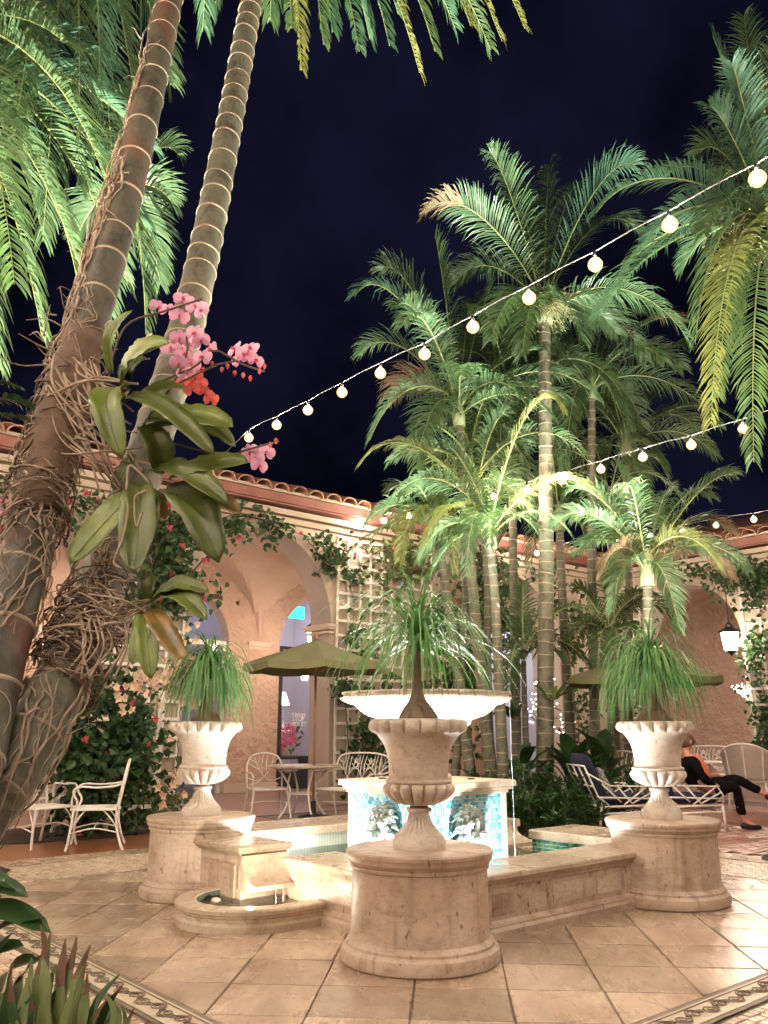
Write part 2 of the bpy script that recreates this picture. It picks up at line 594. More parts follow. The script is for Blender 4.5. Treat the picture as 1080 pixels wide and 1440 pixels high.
M['petal'] = leafmat('orchid_petal', (.60, .20, .40), (.74, .42, .56), .6, .35, (1.1, 1, 1))
M['petalred'] = leafmat('orchid_petal_red', (.55, .06, .09), (.70, .16, .12), .6, .3, (1.1, 1, 1))
M['petalpeach'] = leafmat('petal_peach', (.75, .50, .36), (.80, .60, .46), .6, .3, (1.1, 1, 1))
M['lip'] = plain('orchid_lip', (.50, .05, .10), .5)
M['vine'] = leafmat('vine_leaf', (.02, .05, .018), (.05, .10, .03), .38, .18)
M['vinepale'] = leafmat('vine_leaf_light', (.07, .12, .035), (.12, .16, .05), .42, .25)  # paler green than the vine leaf above
M['vinestem'] = plain('vine_stem', (.08, .055, .035), .8)
M['bougain'] = leafmat('bougainvillea', (.42, .04, .10), (.60, .10, .16), .6, .35, (1.1, 1, 1))
M['fernleaf'] = leafmat('strap_leaf', (.09, .125, .03), (.13, .16, .04), .42, .2)
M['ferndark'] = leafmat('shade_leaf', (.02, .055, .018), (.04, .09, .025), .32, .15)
M['fernbrown'] = leafmat('withered_leaf', (.085, .035, .018), (.15, .075, .035), .6, .15)

def watermat(name, tint, gloss=.06):
    m, nt, b, out = nodes(name)
    nt.nodes.remove(b)
    tr = nt.nodes.new('ShaderNodeBsdfTransparent')
    tr.inputs[0].default_value = (*tint, 1)
    gl = nt.nodes.new('ShaderNodeBsdfGlossy')
    gl.inputs['Roughness'].default_value = gloss
    fr = nt.nodes.new('ShaderNodeFresnel')
    fr.inputs[0].default_value = 1.33
    n = noise(nt, 14, 3)
    bp = nt.nodes.new('ShaderNodeBump')
    bp.inputs['Strength'].default_value = .35
    bp.inputs['Distance'].default_value = .02
    nt.links.new(n.outputs['Fac'], bp.inputs['Height'])
    nt.links.new(bp.outputs[0], gl.inputs['Normal'])
    nt.links.new(bp.outputs[0], fr.inputs['Normal'])
    mx = nt.nodes.new('ShaderNodeMixShader')
    nt.links.new(fr.outputs[0], mx.inputs[0])
    nt.links.new(tr.outputs[0], mx.inputs[1])
    nt.links.new(gl.outputs[0], mx.inputs[2])
    nt.links.new(mx.outputs[0], out.inputs[0])
    return m
M['water'] = watermat('basin_water', (.62, .88, .66))
M['waterclear'] = watermat('clear_water', (.80, .84, .80))
M['stream'] = plain('falling_water', (.85, .9, .95), .1)
def glassmat(name):
    m, nt, b, out = nodes(name)
    nt.nodes.remove(b)
    tr = nt.nodes.new('ShaderNodeBsdfTransparent')
    tr.inputs[0].default_value = (.95, .95, .95, 1)
    gl = nt.nodes.new('ShaderNodeBsdfGlossy')
    gl.inputs['Roughness'].default_value = .02
    mx = nt.nodes.new('ShaderNodeMixShader')
    mx.inputs[0].default_value = .06
    nt.links.new(tr.outputs[0], mx.inputs[1])
    nt.links.new(gl.outputs[0], mx.inputs[2])
    nt.links.new(mx.outputs[0], out.inputs[0])
    return m
M['glass'] = glassmat('window_glass')
# ================================================================== ground and paving
AX = (E1 + E2) / math.sqrt(2)
UX = V(AX[1], -AX[0])
def UVW(u, v):
    return CEN + u * UX + v * AX
def clip(poly, axis, lim, sign):
    out = []
    n = len(poly)
    for i in range(n):
        p, q = poly[i], poly[(i + 1) % n]
        dp = sign * (lim - float((p - CEN) @ axis))
        dq = sign * (lim - float((q - CEN) @ axis))
        if dp >= 0:
            out.append(p)
        if (dp > 0) != (dq > 0) and abs(dp - dq) > 1e-9:
            out.append(p + (q - p) * dp / (dp - dq))
    return out

mb = MB()
mb.add([(-60, -30, -.03), (60, -30, -.03), (60, 90, -.03), (-60, 90, -.03)], [(0, 1, 2, 3)])
ground = tag(part('ground', mb, M['soil']), kind='structure')

R0 = 2.70   # half side of the travertine court, then the scroll border, mosaic and outer strip
R1, R2, R3 = 2.93, 3.68, 4.05
def slab(name, rects, z, mat, kind='structure'):
    m_ = MB()
    for a0, a1, b0, b1 in rects:
        c = [W(a0, b0, z), W(a1, b0, z), W(a1, b1, z), W(a0, b1, z)]
        m_.add(c, [(0, 1, 2, 3)])
    return tag(part(name, m_, mat), kind=kind)
court = slab('courtyard_floor', [(-R3, R3, -R3, R3)], -.012, M['grout'])
tw, tl = .47, .485
ti = 0
for i in range(-9, 9):
    for j in range(-9, 9):
        u0, v0 = i * tw - .012, -1.41 + j * tl
        poly = [UVW(u0, v0), UVW(u0 + tw, v0), UVW(u0 + tw, v0 + tl), UVW(u0, v0 + tl)]
        for ax in (E1, E2):
            poly = clip(poly, ax, R0, 1)
            if len(poly) < 3: break
            poly = clip(poly, ax, -R0, -1)
            if len(poly) < 3: break
        if len(poly) < 3:
            continue
        pa = np.array(poly) + rng.uniform(-.0035, .0035, (len(poly), 2))
        loc = pa.mean(0)
        la = np.array([uv(q) for q in pa])
        if np.all(np.abs(la) < 1.0):
            continue                       # wholly under the fountain
        area = .5 * abs(np.sum(pa[:, 0] * np.roll(pa[:, 1], -1) - pa[:, 1] * np.roll(pa[:, 0], -1)))
        if area < .004:
            continue
        m_ = MB()
        dz = random.uniform(-.0015, .0015)
        m_.prism([tuple(q - loc) for q in pa], -.01, dz, inset=random.uniform(.005, .0085), ch=.004)
        o = part('stone_tile', m_, M['trav_floor'], court)
        o.location = (loc[0], loc[1], 0)

# scroll border: two cream fillets with a carved scroll between, on all four sides
def border_side(a0, b0, a1, b1):
    p0, p1 = W(a0, b0), W(a1, b1)
    d = p1 - p0
    L = float(np.linalg.norm(d)); d = d / L
    nrmv = V(d[1], -d[0], 0)
    m_ = MB()
    w = R1 - R0
    def strip(o0, o1, z, mi, s0=0.0, s1=None):
        s1 = L if s1 is None else s1
        m_.add([p0 + d * s0 + nrmv * o0 + UP * z, p0 + d * s1 + nrmv * o0 + UP * z, p0 + d * s1 + nrmv * o1 + UP * z, p0 + d * s0 + nrmv * o1 + UP * z], [(0, 1, 2, 3)], mi)
    strip(.004, .028, -.001, 1)
    strip(.032, .046, .001, 0)
    strip(.050, w - .050, -.003, 0)
    strip(w - .046, w - .032, .001, 0)
    strip(w - .028, w - .004, -.001, 1)
    # scroll relief
    n = int(L / .115)
    for i in range(n):
        s0 = (i + .5) * L / n
        sg = 1 if i % 2 else -1
        for spir, rad0 in ((sg, .046), (-sg, .022)):
            pts = []
            for k in range(15):
                t = k / 14
                an = spir * (t * 1.75 * 2 * PI) + (0 if spir == sg else PI)
                r = rad0 * (1 - .8 * t)
                off = 0.0 if spir == sg else .05
                pts.append(p0 + d * (s0 + off + r * math.cos(an)) + nrmv * (w / 2 + sg * .004 + r * .9 * math.sin(an)) + UP * .0005)
            m_.tube(pts, [.0042 * (1 - .4 * k / 14) for k in range(15)], 3, 1, False)
        pts = [p0 + d * (s0 + L / n * (t - .5)) + nrmv * (w / 2 + sg * .052 * math.sin(PI * t)) + UP * .0005 for t in np.linspace(0, 1, 8)]
        m_.tube(pts, .0038, 3, 1, False)
    return part('scroll_border', m_, [M['inlay_light'], M['inlay_dark']], court)
border_side(-R0, R1, -R0, -R1)
border_side(-R0, -R0, R1, -R0)
for r in ((R0, -R0, R0, R1), (R1, R0, -R0, R0)):
    border_side(*r) if False else None
def mosaic_strip(a0, a1, b0, b1, sz=.052):
    m_ = MB()
    na, nb = int((a1 - a0) / sz), int((b1 - b0) / sz)
    for i in range(na):
        for j in range(nb):
            ca, cb = a0 + (i + .5) * sz, b0 + (j + .5) * sz
            h = sz * .43
            k = h * .85
            dz = random.uniform(-.0018, .0018)
            ja = random.uniform(-.002, .002)
            jb = random.uniform(-.002, .002)
            vs = [W(ca + ja + sx * h, cb + jb + sy * h, -.010) for sx, sy in ((-1, -1), (1, -1), (1, 1), (-1, 1))]
            vs += [W(ca + ja + sx * k, cb + jb + sy * k, dz) for sx, sy in ((-1, -1), (1, -1), (1, 1), (-1, 1))]
            m_.add(vs, [(4, 5, 6, 7), (0, 1, 5, 4), (1, 2, 6, 5), (2, 3, 7, 6), (3, 0, 4, 7)])
    o = part('mosaic_paving', m_, M['pebble'], court)
    tag(o, kind='stuff')
mosaic_strip(-R2, -R1, -3.2, R2)
mosaic_strip(-R1, 3.0, -R2, -R1)
mosaic_strip(-R1, R2, R0 + .05, R2, .06)
mosaic_strip(R0 + .05, R2, -R2, R0, .06)
# outer travertine strips, stone by stone
def strip_stones(a0, a1, b0, b1, n, along):
    for i in range(n):
        m_ = MB()
        if along == 'a':
            s = (a1 - a0) / n
            c = W(a0 + (i + .5) * s, (b0 + b1) / 2)
            m_.bbox((0, 0, -.004), (s - .008, b1 - b0 - .008, .012), .003)
        else:
            s = (b1 - b0) / n
            c = W((a0 + a1) / 2, b0 + (i + .5) * s)
            m_.bbox((0, 0, -.004), (a1 - a0 - .008, s - .008, .012), .003)
        o = part('edge_stone', m_, M['trav_floor'], court)
        o.location = tuple(c)
        o.rotation_euler = (0, 0, ANG)
strip_stones(-R3, R3, R2, R3, 10, 'a')
strip_stones(R2, R3, -R3, R2, 10, 'b')
strip_stones(-R3, -R2, -3.0, R2, 8, 'b')
strip_stones(-R2, R3 - 1.2, -R3, -R2, 8, 'a')
slab('arcade_floor', [(-14, 24, 6.3, 16), (10.6, 24, -12, 6.3)], -.006, M['purplefloor'])
slab('terracotta_floor', [(-14, 2.4, R3, 6.3)], -.008, M['terra'])
# brick paving on the right
bf = slab('brick_paving', [(R3, 10.6, -12, 6.3), (2.4, R3, R3, 6.3), (-14, R3, -14, -R3), (-14, -R3, -R3, R3)], -.016, M['grout'])
bl, bw = .235, .115
bricks = []
for j in range(60):
    for i in range(30):
        ca = R3 + .14 + i * bl + (bl / 2 if j % 2 else 0)
        cb = -3.2 + j * bw
        if ca > 9.6: continue
        p = W(ca, cb)
        bricks.append((np.linalg.norm(p[:2]), p))
def view_px(p):
    q = p - HCAM
    zc = q[1] * CT + q[2] * ST
    return 540 + FPX * q[0] / zc, 720 - FPX * (-q[1] * ST + q[2] * CT) / zc
vis = sorted([b for b in bricks if 960 < view_px(b[1])[0] < 1120], key=lambda t: t[0])
near = set(id(b[1]) for b in vis[:280])
bm1 = MB(); bm1.bbox((0, 0, -.006), (bl - .012, bw - .012, .020), .005)
bme = bm1.mesh('brick', M['brickred'])
rest = MB()
for dist, p in bricks:
    if id(p) in near:
        o = link('brick', bme, bf, (p[0], p[1], random.uniform(-.002, .002)), (0, 0, ANG + random.uniform(-.02, .02)))
    else:
        rest.box((p[0], p[1], -.006), (bl - .012, bw - .012, .018), rot=ANG)
tag(part('brick_field', rest, M['brickred'], bf), kind='stuff')
# planting beds
def bed(name, pts, h=.05):
    m_ = MB()
    N = 10
    c = np.mean(np.array(pts), 0)
    vs = []
    for k in range(N + 1):
        t = k / N
        for p in pts:
            q = c + (np.array(p) - c) * t
            vs.append(W(q[0], q[1], h * (1 - t ** 3) + random.uniform(-.012, .012)))
    n = len(pts)
    fs = []
    for k in range(N):
        for i in range(n):
            j = (i + 1) % n
            fs.append((k * n + i, k * n + j, (k + 1) * n + j, (k + 1) * n + i))
    m_.add(vs, fs)
    return tag(part(name, m_, M['soil']), kind='structure')
def oval(ca, cb, ra, rb, n=22):
    return [(ca + ra * math.cos(2 * PI * k / n), cb + rb * math.sin(2 * PI * k / n)) for k in range(n)]
bed('planting_bed', oval(4.9, 3.7, 2.3, 1.7))
bed('planting_bed', oval(-.6, 6.0, 1.5, .75))
def wbed(pts):
    return [uv(p) for p in pts]
bed('planting_bed', wbed([(-2.6, 1.2, 0), (-1.0, 1.2, 0), (-.72, 1.9, 0), (-.78, 2.6, 0), (-1.15, 3.2, 0), (-2.2, 3.6, 0), (-3.2, 3.4, 0), (-3.4, 2, 0)]))

# ================================================================== the arcade
EAVE = 5.06
D_L, D_R = 7.0, 12.7
SPR, RISE = 3.06, 1.55
def arch_z(x, op):
    c, h, s, r = op
    t = (x - c) / h
    return s + r * math.sqrt(max(0, 1 - t * t)) if abs(t) < 1 else None
def arch_wall(x0, x1, z0, z1, th, ops, mi_face=0, mi_sof=1, y0=0.0):
    m_ = MB()
    xs = {x0, x1}
    for c, h, s, r in ops:
        for k in range(41):
            x = c - h * math.cos(PI * k / 40)
            if x0 <= x <= x1: xs.add(round(x, 5))
    xs = sorted(xs)
    for i in range(len(xs) - 1):
        a, b = xs[i], xs[i + 1]
        mid = (a + b) / 2
        op = next((o for o in ops if abs(mid - o[0]) < o[1]), None)
        if op is None:
            za = zb = z0
        else:
            za = arch_z(a, op) or op[2]
            zb = arch_z(b, op) or op[2]
        m_.add([(a, y0, za), (b, y0, zb), (b, y0, z1), (a, y0, z1)], [(0, 1, 2, 3)], mi_face)
        m_.add([(a, y0 + th, za), (b, y0 + th, zb), (b, y0 + th, z1), (a, y0 + th, z1)], [(3, 2, 1, 0)], mi_face)
        if op is not None:
            m_.add([(a, y0, za), (b, y0, zb), (b, y0 + th, zb), (a, y0 + th, za)], [(3, 2, 1, 0)], mi_sof)
    for c, h, s, r in ops:
        for x, fl in ((c - h, 1), (c + h, 0)):
            if x0 <= x <= x1:
                q = [(x, y0, z0), (x, y0 + th, z0), (x, y0 + th, s), (x, y0, s)]
                m_.add(q, [(0, 1, 2, 3)] if fl else [(3, 2, 1, 0)], mi_sof)
    for x in (x0, x1):
        m_.add([(x, y0, z0), (x, y0 + th, z0), (x, y0 + th, z1), (x, y0, z1)], [(0, 1, 2, 3)], mi_face)
    return m_

def wing(label, origin, rz, x0, x1, ops, inner_ops, tile_range, ix0=None, ix1=None, bay=6.5, vstart=None):
    t = thing('arcade_building', label, 'building', origin, rz)
    TH, DEP = .6, 3.6
    ix0 = x0 if ix0 is None else ix0
    ix1 = x1 if ix1 is None else ix1
    part('wall', arch_wall(x0, x1, 0, EAVE - .12, TH, ops), [M['stucco_light'], M['soffit']], t)
    part('inner_wall', arch_wall(ix0, ix1, 0, EAVE + .6, .3, inner_ops, y0=DEP), [M['stucco'], M['mould']], t)
    # groin vault over the walk
    m_ = MB()
    vx0 = (ops[0][0] if vstart is None else vstart) - bay / 2
    while vx0 > ix0:
        vx0 -= bay
    nb = int(math.ceil((ix1 - vx0) / bay))
    NX, NY = 36, 24
    for k in range(nb):
        bx = vx0 + k * bay
        vs = []
        for i in range(NX + 1):
            for j in range(NY + 1):
                tx = -1 + 2 * i / NX
                ty = -1 + 2 * j / NY
                zx = 1.72 * math.sqrt(max(0, 1 - tx * tx))
                zy = 1.72 * math.sqrt(max(0, 1 - ty * ty))
                vs.append((bx + bay * (tx + 1) / 2, TH + (DEP - TH) * (ty + 1) / 2, SPR + max(zx, zy)))
        fs = [(i * (NY + 1) + j, i * (NY + 1) + j + 1, (i + 1) * (NY + 1) + j + 1, (i + 1) * (NY + 1) + j) for i in range(NX) for j in range(NY)]
        m_.add(vs, fs)
    part('vault', m_, M['vault'], t)
    for c, h, s, r in ops:
        for x, sg in ((c - h, 1), (c + h, -1)):
            if not (x0 < x < x1): continue
            m_ = MB()
            for dz, pr in ((-.13, .03), (-.06, .06), (-.015, .09)):
                m_.box((x - sg * .02 + sg * pr / 2, TH / 2, s + dz), (.10 + pr, TH + 2 * pr, .05))
            part('impost', m_, M['mould'], t)
    for k in range(nb + 1):
        bx = vx0 + k * bay
        if any(abs(bx - c) < h for c, h, s, r in inner_ops): continue
        m_ = MB()
        for dz, pr in ((-.12, .04), (-.06, .07), (-.015, .10)):
            m_.box((bx, DEP - pr / 2, SPR + dz), (.5 + pr, pr, .05))
        part('impost', m_, M['mould'], t)
    # skirting along the inner wall, between its openings
    cuts = sorted([(c - h, c + h) for c, h, s, r in inner_ops])
    xx = x0
    for a, b in cuts + [(x1, x1)]:
        if a - xx > .1:
            m_ = MB(); m_.box(((xx + a) / 2, DEP - .02, .09), (a - xx, .04, .18))
            part('skirting', m_, M['mould'], t)
        xx = b
    # eave
    m_ = MB(); m_.box(((x0 + x1) / 2, -.13, EAVE - .17), (x1 - x0, .26, .10)); m_.box(((x0 + x1) / 2, -.05, EAVE - .27), (x1 - x0, .10, .10))
    part('cornice', m_, M['stucco_light'], t)
    m_ = MB(); m_.box(((x0 + x1) / 2, -.42, EAVE + .01), (x1 - x0, .05, .15)); m_.box(((x0 + x1) / 2, -.20, EAVE - .075), (x1 - x0, .40, .03))
    part('eave_board', m_, M['fascia'], t)
    m_ = MB()
    m_.add([(x0, -.50, EAVE + .09), (x1, -.50, EAVE + .09), (x1, 4.2, EAVE + 1.7), (x0, 4.2, EAVE + 1.7)], [(0, 1, 2, 3)])
    m_.add([(x0, 4.2, EAVE + 1.7), (x1, 4.2, EAVE + 1.7), (x1, 8.6, EAVE + .1), (x0, 8.6, EAVE + .1)], [(0, 1, 2, 3)])
    part('roof', m_, M['rooftile'], t)
    # clay barrel tiles of the first two courses
    tm = MB()
    n = 9
    sl = math.atan2(1.61, 4.7)
    for e in range(2):
        for k in range(n):
            pass
    vs = []
    for e, (yy, r) in enumerate(((0.0, .165), (.62, .13))):
        for k in range(n):
            an = PI * k / (n - 1)
            vs.append((r * math.cos(an), yy, r * .8 * math.sin(an)))
        for k in range(n):
            an = PI * k / (n - 1)
            vs.append(((r - .022) * math.cos(an), yy, (r - .022) * .8 * math.sin(an)))
    fs = []
    for k in range(n - 1):
        fs.append((k + 1, k, 2 * n + k, 2 * n + k + 1))
        fs.append((n + k, n + k + 1, 3 * n + k + 1, 3 * n + k))
        fs.append((k, k + 1, n + k + 1, n + k))
    tm.add(vs, fs)
    tme = tm.mesh('roof_tile', M['rooftile'], False)
    step = .36
    for k in range(int((tile_range[1] - tile_range[0]) / step)):
        for c in range(2):
            x = tile_range[0] + k * step + random.uniform(-.012, .012)
            link('roof_tile', tme, t, (x, -.56 + c * .52 + random.uniform(-.02, .02), EAVE + .10 + c * .18), (sl + random.uniform(-.03, .03), 0, random.uniform(-.03, .03)))
    # mortar bedding under the tiles
    m_ = MB(); m_.box(((x0 + x1) / 2, -.40, EAVE + .115), (x1 - x0, .18, .05))
    part('mortar_bed', m_, M['stucco_light'], t)
    return t
A_OPS = [(-10.4, 1.41, SPR, RISE), (-5.95, 1.41, SPR, RISE), (-1.5, 1.41, SPR, RISE), (2.92, 1.41, SPR, RISE), (8.85, 1.98, SPR, RISE)]
IN_L = [(-2.5, .95, 2.95, .95), (3.35, 1.05, 3.0, 1.05), (6.85, 1.18, 3.0, 1.18), (13.4, 1.2, 3.0, 1.2)]
left_wing = wing('long stucco arcade with wide arches and red clay tile eave, left of the fountain', W(0, D_L), ANG, -12.5, 12.7, A_OPS, IN_L, (-7.6, 12.3), None, 16.3, 4.42, 2.92)
# right wing: x runs along -b
R_OPS = [(-4.83, 1.18, 3.1, 1.3), (1.0, 1.7, 3.06, 1.45)]
IN_R = [(-3.2, .42, 2.5, .42)]
right_wing = wing('pink lit arcade wing behind the seated person at the right edge', W(D_R, 0), ANG - PI / 2, -6.7, 6.0, R_OPS, IN_R, (-6.6, 0.5), -11.3, 6.0)

# the rooms behind the inner openings
def room(label, ca, half, mat, depth=3.2, col=(1, .9, 1), power=60, b0=10.9, h=4.6):
    t = thing('shop_room', label, 'room', W(ca, b0), ANG)
    m_ = MB()
    m_.add([(-half, depth, 0), (half, depth, 0), (half, depth, h), (-half, depth, h)], [(0, 1, 2, 3)])
    part('back_wall', m_, mat, t)
    m_ = MB()
    m_.add([(-half, 0, 0), (-half, depth, 0), (-half, depth, h), (-half, 0, h)], [(0, 1, 2, 3)])
    m_.add([(half, 0, 0), (half, depth, 0), (half, depth, h), (half, 0, h)], [(3, 2, 1, 0)])
    part('side_wall', m_, mat, t)
    m_ = MB(); m_.add([(-half, 0, h), (half, 0, h), (half, depth, h), (-half, depth, h)], [(0, 1, 2, 3)])
    part('ceiling', m_, mat, t)
    m_ = MB(); m_.box((0, depth * .5, h - .06), (half * 1.2, .5, .06))
    part('ceiling_light', m_, emit('shop_light', col, power), t)
    return t
room('lavender lit shop interior seen through the arch beyond the umbrella', 6.85, 1.6, M['white_room'], col=(.86, .80, 1.0), power=5)
blue_room = room('blue lit room behind the left arched opening', 3.35, 1.3, plain('blue_room_wall', (.50, .50, .56), .8), col=(.66, .70, 1.0), power=2.0)
room('pale lit room behind the palm trunks', 13.4, 1.6, M['white_room'], col=(.85, .88, 1.0), power=8)
room('dim room behind the leftmost arch', -2.5, 1.3, M['dark_room'], col=(1, .7, .5), power=1)
# ================================================================== fountain
HP = .588
ft = thing('fountain', 'travertine fountain with tiled basin, round corner pedestals and tall lit bowl', 'fountain', W(0, 0), ANG)
HS = 1.283
ped_prof = [(.0, 0), (.440, 0), (.452, .012), (.455, .05), (.448, .075), (.430, .085), (.424, .092), (.424, .106), (.410, .116), (.398, .13), (.394, .16), (.392, .44), (.392, .485), (.402, .492), (.404, .505), (.398, .510), (.412, .525), (.420, .535), (.421, .55), (.424, .557), (.428, .563), (.428, .580), (.420, .588), (0, .588)]
pm = MB(); pm.lathe(ped_prof, 56, closed=False)
pme = pm.mesh('pedestal', M['trav'], True)
for a, b in ((-HS, -HS), (-HS, HS), (HS, -HS), (HS, HS)):
    autosmooth(link('pedestal', pme, ft, (a, b, 0), (0, 0, random.uniform(0, 6))), 30)
wall_prof = [(.058, 0), (.058, .045), (.040, .062), (.040, .072), (.012, .085), (0, .095), (0, .286), (.010, .290), (.014, .305), (.034, .322), (.040, .336), (.056, .340), (.060, .346), (.060, .370), (.054, .378), (-.36, .378), (-.36, 0)]
# build relative to the fountain's own axes (x = e1, y = e2)
def seg(name, p0, p1, out, prof=wall_prof, mat=None):
    m_ = MB(); m_.extrude(prof, (*p0, 0), (*p1, 0), (*out, 0))
    return part(name, m_, [mat or M['trav']], ft)
FRY, FLX = -1.235, -1.165
body = [q for q in wall_prof if q[1] < .285]
body = [(.058, 0), (.058, .045), (.040, .062), (.040, .072), (.012, .085), (0, .095), (0, .30), (-.35, .30), (-.35, 0)]
cope = [(0.003, .286), (.012, .290), (.016, .305), (.034, .322), (.040, .336), (.056, .340), (.060, .346), (.060, .370), (.054, .378), (-.40, .378), (-.405, .372), (-.405, .34), (-.36, .33), (-.36, .286)]
def wallseg(p0, p1, out):
    seg('basin_wall', p0, p1, out, body)
    L = math.dist(p0, p1)
    n = max(1, round(L / .75))
    d = (np.array(p1) - np.array(p0)) / L
    for i in range(n):
        q0 = np.array(p0) + d * (i * L / n + (.0015 if i else 0))
        q1 = np.array(p0) + d * ((i + 1) * L / n - (.0015 if i < n - 1 else 0))
        seg('coping_stone', q0, q1, out, cope, M['trav_top'])
wallseg((-HS + .1, FRY), (HS - .1, FRY), (0, -1))
GA, GB = .20, .33
wallseg((FLX, -HS + .1), (FLX, GA), (-1, 0))
# raised spout block beside the left pedestal
SBX0, SBX1, SBZ = -1.50, -1.08, .455
m_ = MB(); m_.box(((SBX0 + .035 + SBX1) / 2, (GB + .03 + 1.12) / 2, .197), (SBX1 - SBX0 - .035, 1.12 - GB - .03, .394)); part('spout_block', m_, M['trav'], ft)
m_ = MB(); m_.box((SBX0 + .03, (GB + .9) / 2, .20), (.012, .36, .24)); part('wall_panel', m_, M['trav'], ft)
m_ = MB(); m_.box((SBX0 + .015, .74, .035), (.05, .76, .07)); part('block_base', m_, M['trav'], ft)
m_ = MB()
for z0, z1, k in ((.390, .407, -.015), (.407, .423, .005), (.423, .455, .018)):
    m_.bbox(((SBX0 + SBX1) / 2, (GB + 1.15) / 2, (z0 + z1) / 2), (SBX1 - SBX0 + 2 * k, 1.15 - GB + 2 * k, z1 - z0), .005)
part('coping_stone', m_, M['trav_top'], ft)
# raised rectangular repair panels on the right front wall
for x0, x1, z0, z1 in ((-.62, -.10, .12, .25), (-.02, .42, .13, .25), (.47, .80, .13, .24)):
    m_ = MB(); m_.box(((x0 + x1) / 2, FRY - .0015, (z0 + z1) / 2), (x1 - x0, .005, z1 - z0))
    part('wall_panel', m_, M['trav'], ft)
# sill below the spout, and the curved spout at the end of the left wall
m_ = MB(); m_.box((FLX + .21, (GA + GB) / 2, .09), (.30, GB - GA - .004, .18))
part('spout_sill', m_, M['trav'], ft)
def spout(x0, x1, y, sg, z0=.15, zt=.345, fl=.26):
    m_ = MB()
    pr = [(-.03, zt - .0), (.012, zt), (.012, zt - .025)]
    for k in range(9):
        t = k / 8
        pr.append((.012 + fl * (1 - math.cos(t * PI / 2)), zt - .025 - (zt - .025 - z0) * math.sin(t * PI / 2)))
    pr += [(.012 + fl, z0 - .03), (fl * .5, z0 - .05), (-.03, z0 - .05)]
    n = len(pr)
    vs = [(x0, y + sg * o, z) for o, z in pr] + [(x1, y + sg * o, z) for o, z in pr]
    fs = [(i, (i + 1) % n, n + (i + 1) % n, n + i) for i in range(n)] + [tuple(range(n)), tuple(range(2 * n - 1, n - 1, -1))]
    m_.add(vs, fs)
    return part('spout_scroll', m_, M['trav_top'], ft)
spout(SBX0 + .02, SBX1 - .02, GB + .01, -1, .215, .392, .20)
# back walls stand further out
BK = 1.50
zb = .40
bcope = [(.0, .30), (.0, .365), (.70, .365), (.74, .33), (.70, .30)]
def backseg(p0, p1, out):
    seg('basin_wall', p0, p1, out, [(0.05, 0), (.05, .33), (.62, .33), (.62, 0)])
    seg('coping_stone', p0, p1, out, [(0, .33), (0, .392), (.008, .40), (.66, .40), (.67, .39), (.67, .33)], M['trav_top'])
backseg((-1.15, BK), (2.0, BK), (0, 1))
RBX = 1.28
backseg((RBX, -1.1), (RBX, .05), (1, 0))
backseg((RBX, .72), (RBX, 1.5), (1, 0))
spout(RBX + .08, RBX + .6, .718, -1, .22)
# mosaic tiles inside the basin and on the central plinth
def mosaic(name, o, u, v, w, h, sz, mat, gap=.86, th=.006, skip=None):
    m_ = MB()
    o, u, v = np.array(o, float), np.array(u, float), np.array(v, float)
    nn = np.cross(u, v)
    nu, nv = int(w / sz), int(h / sz)
    su, sv = w / nu, h / nv
    for i in range(nu):
        for j in range(nv):
            c = o + u * (i + .5) * su + v * (j + .5) * sv
            if skip and skip((i + .5) * su, (j + .5) * sv): continue
            g1 = gap * random.uniform(.94, 1.02)
            tl_ = nn * random.uniform(-.0008, .0008)
            q = [c + u * sx * su / 2 * g1 + v * sy * sv / 2 * g1 for sx, sy in ((-1, -1), (1, -1), (1, 1), (-1, 1))]
            m_.add([p for p in q] + [p + nn * th + tl_ for p in q], [(4, 5, 6, 7), (0, 1, 5, 4), (1, 2, 6, 5), (2, 3, 7, 6), (3, 0, 4, 7)])
    return tag(part(name, m_, mat, ft), kind='stuff')
def plate(name, o, u, v, w, h, mat):
    o, u, v = np.array(o, float), np.array(u, float), np.array(v, float)
    m_ = MB(); m_.add([o, o + u * w, o + u * w + v * h, o + v * h], [(0, 1, 2, 3)])
    return part(name, m_, mat, ft)
plate('tile_backing', (2.0, BK + .046, .02), (-1, 0, 0), (0, 0, 1), 3.1, .30, M['tilegrout'])
mosaic('basin_tiles', (2.0, BK + .044, .03), (-1, 0, 0), (0, 0, 1), 3.1, .29, .032, M['tilegreen'])
plate('tile_backing', (RBX + .046, -1.1, .02), (0, 1, 0), (0, 0, 1), 1.15, .30, M['tilegrout'])
mosaic('basin_tiles', (RBX + .044, .05, .03), (0, -1, 0), (0, 0, 1), 1.15, .29, .032, M['tilegreen'])
m_ = MB(); m_.add([(FLX + .3, FRY + .3, .03), (RBX + .06, FRY + .3, .03), (RBX + .06, BK + .06, .03), (FLX + .3, BK + .06, .03)], [(0, 1, 2, 3)])
part('basin_floor', m_, M['tilegreen'] if False else plain('basin_bottom', (.16, .34, .20), .4, (.10, .25, .16), 20), ft)
m_ = MB()
NW = 26
vs = [(FLX + .345 + (RBX + .045 - FLX - .345) * i / NW, FRY + .345 + (BK + .04 - FRY - .345) * j / NW, .215 + random.uniform(-.002, .002)) for i in range(NW + 1) for j in range(NW + 1)]
m_.add(vs, [(i * (NW + 1) + j, (i + 1) * (NW + 1) + j, (i + 1) * (NW + 1) + j + 1, i * (NW + 1) + j + 1) for i in range(NW) for j in range(NW)])
part('water', m_, M['water'], ft, True)
